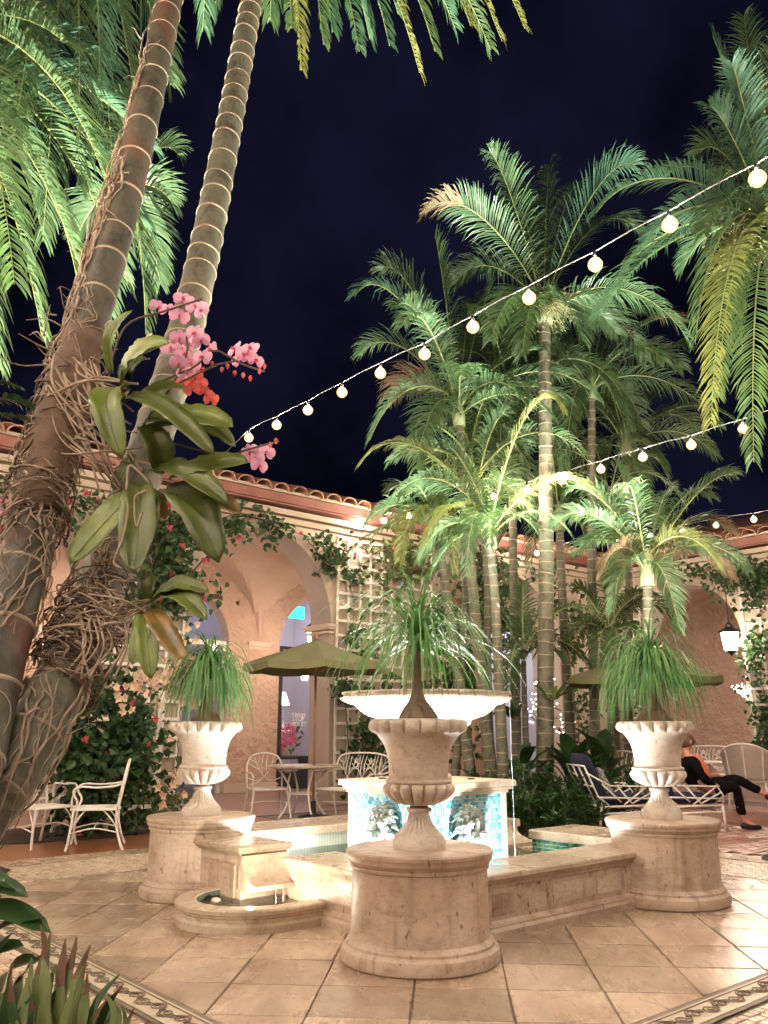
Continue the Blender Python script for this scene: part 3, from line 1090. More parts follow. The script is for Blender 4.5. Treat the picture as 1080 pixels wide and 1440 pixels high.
# central plinth
PH, PT = .435, .80
m_ = MB(); m_.box((0, 0, PT / 2), (2 * PH - .02, 2 * PH - .02, PT))
part('plinth', m_, M['tilegrout'], ft)
for sx in (-1, 1):
    for sy in (-1, 1):
        m_ = MB(); m_.bbox((sx * (PH - .02), sy * (PH - .02), .395), (.055, .055, .79), .004)
        part('plinth_corner', m_, M['bowlstone'], ft)
m_ = MB()
for z0, z1, k in ((.775, .80, .455), (.80, .825, .475), (.825, .872, .50)):
    m_.bbox((0, 0, (z0 + z1) / 2), (2 * k, 2 * k, z1 - z0), .006)
part('plinth_cap', m_, M['bowlstone'], ft)
m_ = MB(); m_.lathe([(.41, .878), (.415, .874), (.415, .868)], 40, closed=True); 
TS = .0268
for o, u in (((-PH + .03, -PH + .008, .20), (1, 0, 0)), ((PH - .03, PH - .008, .20), (-1, 0, 0)), ((PH - .008, -PH + .03, .20), (0, 1, 0)), ((-PH + .008, PH - .03, .20), (0, -1, 0))):
    mosaic('plinth_tiles', o, u, (0, 0, 1), 2 * PH - .06, .575, TS, M['tileblue'], th=.007)
# lion head masks on the plinth faces
def lion(loc, rz):
    m_ = MB()
    # local: x right, y out of the wall (negative y = outwards), z up
    def blob(c, r, n=10, mi=0, k=8):
        vs = []
        for i in range(k + 1):
            th_ = PI * i / k
            for j in range(n):
                ph = 2 * PI * j / n
                vs.append((c[0] + r[0] * math.sin(th_) * math.cos(ph), c[1] + r[1] * math.sin(th_) * math.sin(ph), c[2] + r[2] * math.cos(th_)))
        fs = [(i * n + j, i * n + (j + 1) % n, (i + 1) * n + (j + 1) % n, (i + 1) * n + j) for i in range(k) for j in range(n)]
        m_.add(vs, fs, mi)
    blob((0, -.045, 0), (.10, .075, .12))
    k_ = 1.3
    blob((0, -.12, -.045), (.062, .070, .055))       # muzzle
    blob((0, -.185, -.012), (.030, .022, .020))      # nose
    blob((0, -.12, -.095), (.045, .045, .024))       # jaw
    blob((0, -.125, .03), (.024, .035, .06))         # bridge
    for s in (-1, 1):
        blob((s * .052, -.112, .055), (.036, .026, .016))   # brow
        blob((s * .048, -.118, .033), (.014, .012, .012))   # eye
        blob((s * .095, -.05, .115), (.028, .022, .036))    # ear
        blob((s * .034, -.155, -.055), (.030, .030, .028))  # cheek
    # mane: curling locks radiating round the face in three layers
    for lay, (r0, r1, y0, n, w) in enumerate(((.080, .135, -.055, 15, .030), (.10, .160, -.035, 17, .030), (.12, .180, -.015, 19, .028))):
        for i in range(n):
            an = 2 * PI * (i + .5 * (lay % 2)) / n + random.uniform(-.08, .08)
            cur = (1 if math.cos(an) > 0 else -1) * random.uniform(.3, .9)
            pts, rr = [], []
            for k in range(6):
                t = k / 5
                r = r0 + (r1 - r0) * t
                aa = an + cur * math.sin(t * PI * .9) * .5
                pts.append((r * math.cos(aa) * .92, y0 - .035 * math.sin(t * PI), r * math.sin(aa) * 1.05 - (.03 * t if math.sin(an) < 0 else 0)))
                rr.append(w * (1 - .75 * t) * (.8 + .4 * math.sin(t * PI)))
            m_.tube(pts, rr, 5)
    o = part('lion_mask', m_, M['lion'], ft, True)
    o.location = loc
    o.rotation_euler = (0, 0, rz)
    return o
lion((-.02, -PH, .53), 0)
lion((-PH, -.02, .53), -PI / 2)
lion((PH, 0, .47), PI / 2)
# column and scalloped bowl
m_ = MB(); m_.lathe([(.20, .87), (.20, .90), (.17, .92), (.12, .95), (.10, 1.0), (.12, 1.06), (.15, 1.10), (.12, 1.16), (.13, 1.20), (.20, 1.235), (.22, 1.25)], 32)
part('column', m_, M['bowlstone'], ft, True)
NB = 18
def bowl_fn(i, an, r, z):
    k = bowl_am[i]
    return r * (1 + k * abs(math.cos(an * NB / 2)) - k * .5), z
bowl_prof = [(.02, 1.245), (.20, 1.245), (.30, 1.265), (.345, 1.30), (.36, 1.33), (.40, 1.345), (.46, 1.365), (.52, 1.405), (.56, 1.445), (.60, 1.455), (.655, 1.475), (.682, 1.492), (.690, 1.505), (.672, 1.508), (.672, 1.528), (.685, 1.534), (.686, 1.545), (.66, 1.548), (.64, 1.53), (.60, 1.50), (.45, 1.44), (.02, 1.40)]
bowl_am = [0, .05, .10, .10, .06, .06, .08, .08, .06, .05, .045, .04, .04, 0, 0, 0, 0, 0, 0, 0, 0, 0]
m_ = MB(); m_.lathe(bowl_prof, 144, fn=bowl_fn, closed=False)
autosmooth(part('bowl', m_, M['bowlstone'], ft, True), 35)
m_ = MB(); m_.lathe([(.63, 1.525), (.001, 1.525)], 48, closed=False)
part('bowl_water', m_, M['waterclear'], ft)
# thin streams falling from the bowl rim
for an in (-60,):
    r = math.radians(an)
    x, y = .69 * math.cos(r), .69 * math.sin(r)
    m_ = MB()
    zz = np.linspace(1.48, .21, 26)
    m_.tube([(x + random.uniform(-.003, .003), y, z) for z in zz], [random.uniform(.0006, .0020) for z in zz], 5)
    part('water_stream', m_, M['stream'], ft)
m_ = MB()
for k in range(2):
    x = SBX0 + .17 + k * .06
    m_ = MB(); m_.tube([(x, GB - .17, .222), (x, GB - .208, .21), (x - .004, GB - .218, .15), (x - .004, GB - .222, .10)], [.0012, .0008, .0012, .0022], 5)
    part('water_stream', m_, M['stream'], ft)
m_ = MB()
# half-round pool on the ground below the spout
PC, PR, PXA = .24, .50, -1.42
def dprof(r):
    pts = [(PXA + .22, PC + r)] + [(PXA - r * math.sin(PI * k / 28) * 1.08, PC + r * math.cos(PI * k / 28)) for k in range(29)] + [(PXA + .22, PC - r)]
    return pts
def dring(rings, name, mat, closed_top=False):
    m_ = MB()
    polys = []
    for r, z in rings:
        polys.append([(x, y, z) for x, y in dprof(r)])
    n = len(polys[0])
    vs = [p for q in polys for p in q]
    fs = []
    for i in range(len(polys) - 1):
        for k in range(n - 1):
            fs.append((i * n + k, i * n + k + 1, (i + 1) * n + k + 1, (i + 1) * n + k))
    m_.add(vs, fs)
    return autosmooth(part(name, m_, mat, ft, True), 35)
dring([(PR + .005, 0), (PR + .005, .045), (PR - .012, .06), (PR - .014, .085), (PR - .004, .092), (PR - .004, .104), (PR + .008, .112), (PR + .010, .135), (PR, .145), (PR - .12, .145), (PR - .125, .14)], 'pool_rim', M['trav_top'])
dring([(PR - .124, .14), (PR - .124, .01), (.001, .01)], 'pool_lining', M['tiledark'])
dring([(PR - .122, .105), (.001, .105)], 'pool_water', M['waterclear'])
for c, r in (((-1.60, .46), .045), ((-1.80, .25), .03)):
    m_ = MB(); m_.lathe([(r * .3, .0), (r, .02), (r * 1.05, .05), (r * .7, .075), (.002, .085)], 9, c=(c[0], c[1], .04))
    part('pool_stone', m_, M['trav'], ft, True)
m_ = MB()
for k in range(5):
    x0, y0 = -1.66 - .02 * k, .04 + .03 * k
    m_.tube([(x0, y0, .10), (x0 - .04, y0 + .05, .125), (x0 - .06, y0 + .12, .115)], [.012, .016, .003], 4, flat=.2)
part('pool_plant', m_, M['palmyel'], ft)

# ------------------------------------------------------------------ lamps of the fountain
def basin_lamp(a, b, z, power, col=(1.0, .97, .92), aim=None, angle=150):
    m_ = MB(); m_.lathe([(.030, -.035), (.033, 0), (.028, .006), (.025, .0)], 16, closed=False)
    o = part('basin_light', m_, M['black'], ft); o.location = (a, b, z - .03)
    p = W(a, b, z)
    if aim is None:
        lamp('POINT', 'basin_lamp', p, power, col, None, .03).parent = None
    else:
        lamp('SPOT', 'basin_lamp', p, power, col, None, .03, aim, angle, .8)
# ================================================================== urns and ponytail palms
def smooth(a, b, t):
    t = max(0, min(1, (t - a) / (b - a)))
    return t * t * (3 - 2 * t)
def make_urn():
    parts = []
    # foot with plinth and flutes
    prof = [(.155, 0), (.155, .045), (.150, .05), (.150, .058), (.143, .066)]
    for k in range(13):
        t = k / 12
        prof.append((.062 + .080 * (1 - t) ** 2.1, .07 + .125 * t))
    prof += [(.062, .197), (.074, .203), (.076, .213), (.072, .222), (.055, .226), (.05, .236)]
    NF = 22
    def fn(i, an, r, z):
        if 5 <= i <= 16:
            k = .13 * math.sin(PI * (i - 4.5) / 13)
            return r * (1 - k * (1 - abs(math.cos(an * NF / 2)) * 1.4)), z
        return r, z
    m1 = MB(); m1.lathe(prof, 132, fn=fn)
    # gadrooned belly
    NG = 16
    prof2 = [(.06, .236), (.10, .240), (.150, .258), (.190, .285), (.213, .312), (.216, .335), (.206, .352), (.188, .362)]
    am = [0, .06, .12, .14, .14, .12, .07, .0]
    def fn2(i, an, r, z):
        c = abs(math.cos(an * NG / 2))
        return r * (1 - am[i] * (1 - c ** .45) * 1.6), z
    m2 = MB(); m2.lathe(prof2, 160, fn=fn2, closed=False)
    # bell body with collar
    prof3 = [(.188, .360), (.197, .364), (.199, .374), (.192, .382), (.180, .385), (.177, .395)]
    for k in range(13):
        t = k / 12
        prof3.append((.176 + .004 * t + .070 * t ** 3.2, .395 + .245 * t))
    prof3 += [(.262, .645), (.270, .65)]
    m3 = MB(); m3.lathe(prof3, 64, closed=False)
    # lip with egg pattern
    NE = 18
    prof4 = [(.268, .648), (.282, .655), (.296, .668), (.301, .684), (.300, .700), (.294, .714), (.284, .724), (.270, .730), (.245, .730), (.235, .715), (.23, .68), (.001, .675)]
    am4 = [.02, .06, .11, .12, .10, .06, .02, 0, 0, 0, 0, 0]
    def fn4(i, an, r, z):
        c = abs(math.cos(an * NE / 2))
        return r * (1 - am4[i] * (1 - c ** .5) * 1.2), z - (.006 * (1 - c) if 1 <= i <= 3 else 0)
    m4 = MB(); m4.lathe(prof4, 180, fn=fn4, closed=False)
    return [('foot', m1.mesh('urn_foot', M['urn'], True)), ('belly', m2.mesh('urn_belly', M['urn'], True)), ('urn_body', m3.mesh('urn_body', M['urn'], True)), ('lip', m4.mesh('urn_lip', M['urn'], True))]
urn_meshes = make_urn()
soilm = MB(); soilm.lathe([(.236, .705), (.12, .72), (.001, .725)], 24, closed=False)
soil_me = soilm.mesh('urn_soil', M['soil'], True)
def urn(a, b, label, rz=0):
    t = thing('stone_urn', label, 'urn', W(a, b, HP), ANG + rz, 'stone urns on the fountain pedestals')
    for n_, me in urn_meshes:
        autosmooth(link(n_, me, t), 50)
    link('soil', soil_me, t)
    return t
urn(-HS, -HS, 'brown shadowed stone urn on the front pedestal nearest the camera')
urn(-HS, HS, 'white lit stone urn on the left pedestal beside the half-round pool', .3)
urn(HS, -HS, 'white lit stone urn on the right pedestal in front of the lounge chairs', .7)

def ponytail(loc, label, trunk_h, bulb_r, n, lmin, lmax, spread=1.0, rr=.03, heads=1, droop=1.0, seed=1):
    rnd = random.Random(seed)
    t = thing('ponytail_palm', label, 'plant', loc, 0, 'ponytail palms in urns')
    m_ = MB()
    prof = [(bulb_r * .95, 0), (bulb_r, .02), (bulb_r * .93, .05), (bulb_r * .72, .09), (bulb_r * .45, .135), (rr * 1.5, .19), (rr * 1.1, .26), (rr, trunk_h * .75), (rr * .9, trunk_h)]
    def fn(i, an, r, z):
        return r * (1 + .03 * math.sin(an * 3 + i)), z
    m_.lathe(prof, 28, fn=fn)
    tm = part('trunk', m_, M['bark_pony'], t, True)
    m_ = MB()
    for k in range(n):
        az_ = rnd.uniform(0, 2 * PI)
        el = math.radians(rnd.uniform(0, 70)) if k % 3 else math.radians(rnd.uniform(45, 88))
        L = rnd.uniform(lmin, lmax)
        p = V(rnd.uniform(-.02, .02), rnd.uniform(-.02, .02), trunk_h - .03 + rnd.uniform(-.05, .05))
        d = V(math.cos(az_) * math.cos(el), math.sin(az_) * math.cos(el), math.sin(el))
        side = V(-math.sin(az_), math.cos(az_), 0)
        N = 9
        g = (rnd.uniform(.9, 1.6) * droop) * (1.2 + .6 * math.sin(el))
        w = rnd.uniform(.0038, .0078)
        vs = []
        tw = rnd.uniform(-.25, .25)
        for i in range(N + 1):
            tt = i / N
            ww = w * (min(1, .6 + tt * 3) if tt < .6 else max(.05, (1 - tt) / .4))
            sd = side + d * 0 + UP * tw * tt
            vs.append(p - sd * ww)
            vs.append(p + sd * ww)
            p = p + d * L / N
            d = nrm(d + V(tw * .10 * -math.sin(az_), tw * .10 * math.cos(az_), -g * (2.4 / N) * (.35 + tt)))
            hz = math.hypot(d[0], d[1])
            if hz < .10 * spread:
                d = nrm(V(math.cos(az_) * .10, math.sin(az_) * .10, d[2]))
        m_.add(vs, [(2 * i, 2 * i + 1, 2 * i + 3, 2 * i + 2) for i in range(N)])
    part('leaves', m_, M['pony'], t)
    m_ = MB()
    for k in range(26):       # dry strands hanging round the stem
        az_ = rnd.uniform(0, 2 * PI)
        c, s = math.cos(az_), math.sin(az_)
        r1 = rnd.uniform(.04, .16)
        L = rnd.uniform(.15, .4)
        q = spline([(0.01 * c, .01 * s, trunk_h - .04), (r1 * .7 * c, r1 * .7 * s, trunk_h - .02), (r1 * c, r1 * s, trunk_h - L * .5), (r1 * 1.1 * c, r1 * 1.1 * s, trunk_h - L)], 8)
        m_.tube(q, [.003] * 8 + [.001], 3, 0, False, .3)
    part('dry_leaves', m_, M['palmdead'], t)
    return t
M['bark_pony'] = barkmat('ponytail_bark', (.14, .09, .055), (.20, .13, .08), (.26, .18, .12))
ponytail(W(-HS, -HS, HP + .70), 'ponytail palm with bulbous slim trunk in the front urn', .50, .125, 260, .42, .95, seed=3, rr=.022, droop=1.05)
ponytail(W(-HS, HS, HP + .70), 'bushy ponytail palm hiding its trunk in the left urn', .44, .13, 560, .34, .78, seed=5, droop=1.7)
ponytail(W(HS, -HS, HP + .70), 'round ponytail palm with pale trunk in the right urn', .44, .15, 520, .36, .84, seed=8, rr=.030, droop=1.5)
# ================================================================== palms
def frond_mesh(p0, tip, k, org, nl=46, ll=.5, wid=.030, drop=.45, lift=.4, mats=('palm', 'rachis'), rach=.016, seed=0, tipbrown=False, start=.12):
    rnd = random.Random(seed)
    p0, tip = np.asarray(p0, float), np.asarray(tip, float)
    L0 = float(np.linalg.norm(tip - p0))
    c1 = p0 + (tip - p0) * .35 + UP * k * L0
    c2 = p0 + (tip - p0) * .80 + UP * k * L0 * .9
    def bez(t):
        s = 1 - t
        return s ** 3 * p0 + 3 * s * s * t * c1 + 3 * s * t * t * c2 + t ** 3 * tip
    m_ = MB()
    N = 14
    pts = [bez(i / N) for i in range(N + 1)]
    m_.tube(pts, [rach * (1 - .85 * i / N) for i in range(N + 1)], 5, 1, True)
    roll = rnd.uniform(-.5, .5)
    hd = tip - p0
    hd = nrm(V(hd[0], hd[1], 0) + V(1e-4, 0, 0))
    for i in range(nl):
        t = start + (1 - start) * (i + rnd.uniform(-.2, .2)) / nl
        t = min(max(t, 0.02), .995)
        p = bez(t)
        tg = nrm(bez(min(1, t + .02)) - bez(max(0, t - .02)))
        side = np.cross(tg, UP)
        if np.linalg.norm(side) < .15:
            side = np.cross(hd, UP)
        side = nrm(side)
        up2 = np.cross(side, tg)
        cr, sr = math.cos(roll), math.sin(roll)
        side, up2 = side * cr + up2 * sr, up2 * cr - side * sr
        prof = min(1.0, .45 + (t - start) * 3.2) * (1 - .62 * max(0, (t - .45) / .55) ** 1.6)
        for s in (-1, 1):
            if rnd.random() < .07:
                continue
            L = ll * prof * (rnd.uniform(.82, 1.12) if rnd.random() > .08 else rnd.uniform(.4, .7))
            d = nrm(side * s * (1.0 - .35 * t) + tg * (.40 + .75 * t) + up2 * lift * rnd.uniform(.7, 1.3))
            dr = drop * (rnd.uniform(.6, 1.4) if rnd.random() > .15 else rnd.uniform(1.5, 3.0))
            w = nrm(tg - d * (tg @ d) + up2 * rnd.uniform(-.25, .25)) * wid * .5 * rnd.uniform(.85, 1.1)
            q1 = p + d * L * .34
            d2 = nrm(d - UP * dr * .55)
            q2 = q1 + d2 * L * .34
            d3 = nrm(d - UP * dr * 1.5)
            q3 = q2 + d3 * L * .32
            mi = 0
            if tipbrown and t > .62:
                mi = 2
            m_.add([p - w * .45, p + w * .45, q1 - w, q1 + w, q2 - w * .82, q2 + w * .82, q3], [(0, 1, 3, 2), (2, 3, 5, 4), (4, 5, 6)], mi)
    mm = [M[mats[0]], M[mats[1]]]
    if tipbrown:
        mm.append(M['palmdead'])
    return m_.mesh('frond', mm, False, org)
fs_ = [100]
def add_frond(t, org, p0, tip, k=.25, **kw):
    fs_[0] += 1
    kw.setdefault('seed', fs_[0])
    o = link('frond', frond_mesh(p0, tip, k, org, **kw), t)
    return o
def ringed_trunk(t, org, path, r0, r1, ring=.16, bark='bark_far', n=14, flare=1.25, ringw=.018, scar=True, seed=1):
    rnd = random.Random(seed)
    ctr = spline(path, 90)
    ln = [0]
    for i in range(1, len(ctr)):
        ln.append(ln[-1] + float(np.linalg.norm(ctr[i] - ctr[i - 1])))
    T = ln[-1]
    def at(s):
        s = min(max(s, 0), T)
        i = int(np.searchsorted(ln, s))
        i = min(max(i, 1), len(ctr) - 1)
        f_ = (s - ln[i - 1]) / max(1e-6, ln[i] - ln[i - 1])
        return ctr[i - 1] + (ctr[i] - ctr[i - 1]) * f_
    def rad(s):
        f_ = s / T
        return (r0 + (r1 - r0) * f_) * (1 + (flare - 1) * math.exp(-s / .35))
    pts, rr = [], []
    rings = []
    s = 0.0
    while s < T:
        step = ring * rnd.uniform(.8, 1.2)
        e = min(T, s + step)
        for f_, bulge in ((0, 1.0), (.12, .985), (.5, .965), (.88, .985)):
            pts.append(at(s + (e - s) * f_)); rr.append(rad(s + (e - s) * f_) * bulge)
        rings.append(e)
        s = e
    pts.append(at(T)); rr.append(rad(T))
    m_ = MB(); m_.tube(pts, rr, n)
    part('trunk', m_, M[bark], t, True, org)
    if scar:
        m_ = MB()
        for e in rings[:-1]:
            a_ = [at(e - ringw * .5), at(e - ringw * .2), at(e + ringw * .25), at(e + ringw * .5)]
            r_ = rad(e)
            q0 = len(m_.v)
            th_ = rnd.uniform(.7, 1.5)
            m_.tube(a_, [r_ * .975, r_ * (1.0 + .03 * th_), r_ * (1.0 + .03 * th_), r_ * .975], n, 0, False)
            ax_ = nrm(a_[3] - a_[0])
            ph_, am_ = rnd.uniform(0, 6.28), rnd.uniform(.04, .14) * r_
            for q in range(q0, len(m_.v)):
                kk = (q - q0) % n
                dz_ = am_ * math.sin(2 * PI * kk / n + ph_) + rnd.uniform(-.012, .012) * r_ + ringw * .35 * (th_ - 1) * (1 if (q - q0) // n > 1 else -1)
                m_.v[q] = tuple(np.array(m_.v[q]) + ax_ * dz_)
        tag(part('leaf_scars', m_, M['trunk_ring'], t, True, org), kind='stuff')
    return at, rad, T

def garden_palm(label, base_px, path_px, Y, r, fronds, ll=.46, shaft=True, bark='bark_far', matsel=None, nl=44, wid=.028, group='garden palms behind the fountain', dead=(), yellow=(), bcol=(), drop=.55, lift=.35, tipb=(), arch=None):
    top = path_px[-1]
    pts = [P(px, py, Y) for px, py in path_px]
    b0 = pts[0] + (pts[0] - pts[1]) * .15
    base = V(pts[0][0] + (pts[0][0] - pts[1][0]) * .2, pts[0][1], 0)
    t = thing('palm_tree', label, 'palm', base, 0, group)
    ringed_trunk(t, base, [base] + pts, r * 1.15, r * .82, .17, bark, 10, 1.2, seed=int(top[0]))
    crown = pts[-1]
    if shaft:
        m_ = MB()
        dirv = nrm(pts[-1] - pts[-2])
        q = [crown - dirv * .02, crown + dirv * .15, crown + dirv * .35, crown + dirv * .52]
        m_.tube(q, [r * 1.15, r * 1.25, r * .9, r * .45], 10)
        part('crown_shaft', m_, M['shaft'], t, True, base)
    for i, f in enumerate(fronds):
        px, py, dY = f[:3]
        k = f[3] if len(f) > 3 else .22
        mat = 'palm'
        if i in dead: mat = 'palmdead'
        elif i in yellow: mat = 'palmyel'
        elif i in bcol: mat = 'palmteal'
        elif matsel: mat = matsel
        add_frond(t, base, crown + V(0, 0, .30 if shaft else .05) * random.uniform(.5, 1.2), P(px, py, Y + dY), k, ll=ll, nl=nl, wid=wid, mats=(mat, 'rachisdead' if i in dead else 'rachis'), drop=drop * (1.6 if i in dead else 1), lift=lift, tipbrown=(i in tipb))
    rx = random.Random(int(top[0]) + 5)
    s_ = 1200 / Y
    for k in range(6):
        an = rx.uniform(0, 2 * PI)
        R_ = ll * rx.uniform(2.6, 3.8)
        add_frond(t, base, crown + V(0, 0, .15), crown + V(R_ * math.cos(an), R_ * math.sin(an), rx.uniform(-.6, .9) * R_ * .6), rx.uniform(.25, .5), ll=ll * .95, nl=int(nl * .85), wid=wid, mats=(matsel or 'palm', 'rachis'), drop=drop * 1.5, lift=lift * .7)
    return t
garden_palm('tallest slender palm in the middle of the clump behind the fountain', None, [(766, 1100), (768, 780), (766, 455)], 12.5, .115,
    [(690, 215, -.4, .18), (597, 300, -.9, .42), (772, 232, .9, .1), (893, 232, 0, .28), (690, 480, -.9, .4), (868, 470, .6, .35), (640, 400, .9, .4), (900, 330, 1.2, .35), (812, 262, .9, .2), (720, 270, 1.2, .2), (820, 480, -1.0, .4), (735, 500, -.8, .4)], ll=.62, nl=72, wid=.026, bcol=(3,), tipb=(1,))
garden_palm('palm with a whitish crown shaft left of the tallest palm', None, [(692, 1100), (665, 830), (646, 598)], 12.8, .085,
    [(500, 415, -.6, .45), (612, 332, 0, .12), (535, 380, .6, .3), (506, 500, .5, .4), (765, 495, -.3, .25), (705, 385, .7, .2), (585, 660, -.9, .5), (712, 620, .6, .5), (545, 560, .8, .4), (664, 420, 1.0, .15), (560, 430, -1.0, .35), (740, 570, -.9, .45), (520, 620, -.4, .5)], ll=.60, nl=70, wid=.025, bcol=(0,), dead=(8,), tipb=())
garden_palm('thin palm right of the tallest palm with a brown tipped frond', None, [(838, 1085), (832, 780), (832, 560)], 14.0, .08,
    [(956, 452, 0, .28), (782, 405, .6, .2), (905, 600, .6, .5), (742, 560, .4, .4), (862, 430, .9, .2), (795, 660, -.4, .5), (893, 660, -.4, .5), (962, 520, 1.0, .3), (900, 440, 1.2, .25), (760, 470, 1.0, .3)], ll=.58, nl=64, wid=.025, tipb=(0,), matsel=None)
garden_palm('bright yellow green palm with arching fronds low in the clump', None, [(708, 1100), (697, 860), (690, 770)], 12.1, .075,
    [(792, 578, -.6, .55), (846, 700, -.6, .42), (505, 655, -.7, .45), (622, 628, -.3, .3), (560, 648, .4, .35), (645, 655, .7, .25), (722, 640, .6, .2), (598, 765, -.9, .5), (775, 790, .6, .5), (655, 810, -.9, .6), (540, 720, -.9, .45)], ll=.40, nl=64, wid=.02, yellow=(0, 1, 2, 7), lift=.2)
garden_palm('short palm with dry brown lower fronds above the right urn', None, [(916, 1120), (912, 930), (911, 822)], 12.0, .085,
    [(1033, 668, 0, .22), (868, 652, .3, .15), (803, 690, 0, .3), (1012, 800, -.6, .55), (1028, 750, .4, .35), (848, 805, -.5, .5), (1030, 815, .2, .5), (945, 690, .9, .2), (828, 765, .6, .4), (955, 885, -.4, .7), (862, 860, -.3, .65), (1000, 700, .8, .3), (780, 740, .4, .4)], ll=.44, nl=64, wid=.021, dead=(5, 6), yellow=(3,), tipb=(4,))
garden_palm('slim leaning palm at the left edge of the clump', None, [(662, 1090), (632, 860), (614, 752)], 13.0, .08,
    [(512, 742, -.4, .4), (560, 792, -.6, .6), (600, 650, .3, .2), (690, 725, .4, .4), (640, 805, -.6, .7), (548, 690, .4, .35), (650, 665, .5, .2)], ll=.42, nl=42, yellow=(1, 4), lift=.2)
garden_palm('dark palm crown at the back right of the clump', None, [(884, 1080), (884, 760), (880, 640)], 15.6, .08,
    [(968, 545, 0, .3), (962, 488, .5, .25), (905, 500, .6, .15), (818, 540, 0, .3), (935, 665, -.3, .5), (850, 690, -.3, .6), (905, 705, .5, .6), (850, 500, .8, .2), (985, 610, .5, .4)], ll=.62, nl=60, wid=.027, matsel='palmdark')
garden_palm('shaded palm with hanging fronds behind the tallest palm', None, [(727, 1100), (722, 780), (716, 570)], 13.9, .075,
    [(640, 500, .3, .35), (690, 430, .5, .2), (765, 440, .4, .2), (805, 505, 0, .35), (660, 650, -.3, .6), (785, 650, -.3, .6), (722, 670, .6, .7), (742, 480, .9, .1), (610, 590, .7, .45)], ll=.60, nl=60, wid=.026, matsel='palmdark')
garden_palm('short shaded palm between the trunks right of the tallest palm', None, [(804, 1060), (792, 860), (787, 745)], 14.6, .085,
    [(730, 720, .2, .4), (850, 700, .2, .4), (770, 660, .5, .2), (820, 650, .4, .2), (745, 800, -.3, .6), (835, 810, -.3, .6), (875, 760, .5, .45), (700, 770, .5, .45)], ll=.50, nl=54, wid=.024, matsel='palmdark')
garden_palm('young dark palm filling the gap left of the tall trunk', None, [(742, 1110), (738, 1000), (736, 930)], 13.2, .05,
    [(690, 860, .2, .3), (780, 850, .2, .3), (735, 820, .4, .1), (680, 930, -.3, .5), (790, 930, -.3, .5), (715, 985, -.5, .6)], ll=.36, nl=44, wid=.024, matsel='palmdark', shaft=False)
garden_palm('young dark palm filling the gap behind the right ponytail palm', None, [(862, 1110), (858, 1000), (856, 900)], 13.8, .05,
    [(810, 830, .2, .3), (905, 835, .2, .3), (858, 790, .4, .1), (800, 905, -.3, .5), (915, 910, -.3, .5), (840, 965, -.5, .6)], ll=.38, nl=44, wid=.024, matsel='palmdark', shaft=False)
# extra bare stems in the clump
for k, (pth, Y, r) in enumerate(((((640, 1100), (652, 900), (660, 760), (662, 640)), 13.4, .06), (((690, 1100), (686, 930), (684, 800), (672, 680)), 13.0, .055), (((868, 1080), (862, 900), (858, 700)), 15.0, .065))):
    garden_palm(['thin leaning palm stem near the trellis with a small crown', 'thin palm stem just left of the yellow green palm', 'thin palm stem near the corner trellis'][k], None, list(pth), Y, r,
        [(pth[-1][0] + dx, pth[-1][1] + dy, dz, .35) for dx, dy, dz in ((-80, -40, .3), (70, -50, .4), (-40, -90, .6), (40, -95, -.2), (-70, 50, -.4), (75, 45, .2), (10, 70, .6))], ll=.46, nl=38, matsel='palmdark' if k != 1 else 'palm', shaft=False)

# right-hand palm whose trunk stands outside the frame
Yr = 9.0
base = P(1150, 1190, Yr); base = V(base[0], Yr, 0)
t = thing('palm_tree', 'large palm with cool green fronds entering from the right edge', 'palm', base, 0)
cr = P(1085, 330, Yr)
ringed_trunk(t, base, [base, P(1130, 900, Yr), P(1105, 600, Yr), cr], .13, .10, .17, 'bark_far', 12, seed=4)
for px, py, dY, k, mat in ((838, 300, -.5, .34, 'palmteal'), (842, 445, -.7, .22, 'palmteal'), (1003, 52, .2, .10, 'palmteal'), (1046, 22, .4, .05, 'palm'), (1092, 60, -.4, .10, 'palm'), (985, 215, .5, .35, 'palm'),
                           (978, 480, -1.0, .38, 'palm'), (1000, 600, -1.2, .34, 'palmyel'), (1060, 650, -.8, .25, 'palm'), (905, 345, -.2, .35, 'palmteal'), (880, 380, .4, .3, 'palmdark'), (1120, 130, .3, .1, 'palm'), (1130, 430, .4, .4, 'palm'), (960, 380, .8, .4, 'palm'), (1040, 480, -.2, .5, 'palm'), (1060, 130, .9, .2, 'palmdark'), (1020, 250, .9, .3, 'palmdark'), (1000, 150, -.3, .2, 'palmteal'), (990, 330, -.8, .4, 'palm'), (1030, 90, -.6, .15, 'palmteal'), (1010, 560, -.6, .35, 'palm'), (935, 250, 1.0, .3, 'palmdark')):
    add_frond(t, base, cr + V(0, 0, .1), P(px, py, Yr + dY), k, ll=.50, nl=84, wid=.021, mats=(mat, 'rachis'), drop=.42, lift=.3, tipbrown=False)
def infloresc(t, base, c, r, n, mat, seed=1):
    rnd = random.Random(seed)
    m_ = MB()
    for k in range(n):
        d = nrm(V(rnd.gauss(0, 1), rnd.gauss(0, 1), rnd.gauss(-.3, .8)))
        p = c.copy()
        pts = [p]
        L = r * rnd.uniform(.5, 1.1)
        for i in range(4):
            p = p + d * L / 4
            d = nrm(d + V(rnd.uniform(-.4, .4), rnd.uniform(-.4, .4), -.28))
            pts.append(p)
        m_.tube(pts, [.007, .006, .005, .004, .003], 3, 0, False)
        for q in pts[1:]:
            for e in range(2):
                dd = nrm(V(rnd.uniform(-1, 1), rnd.uniform(-1, 1), rnd.uniform(-1, .4))) * .035
                m_.tube([q, q + dd], [.007, .003], 3, 0, False)
    tag(part('flower_cluster', m_, mat, t, False, base), kind='stuff')
M['inflo'] = plain('palm_flower_stalks', (.22, .21, .08), .7, (.30, .27, .12), 12)
infloresc(t, base, P(1035, 345, Yr - .3), .45, 130, M['inflo'], 2)
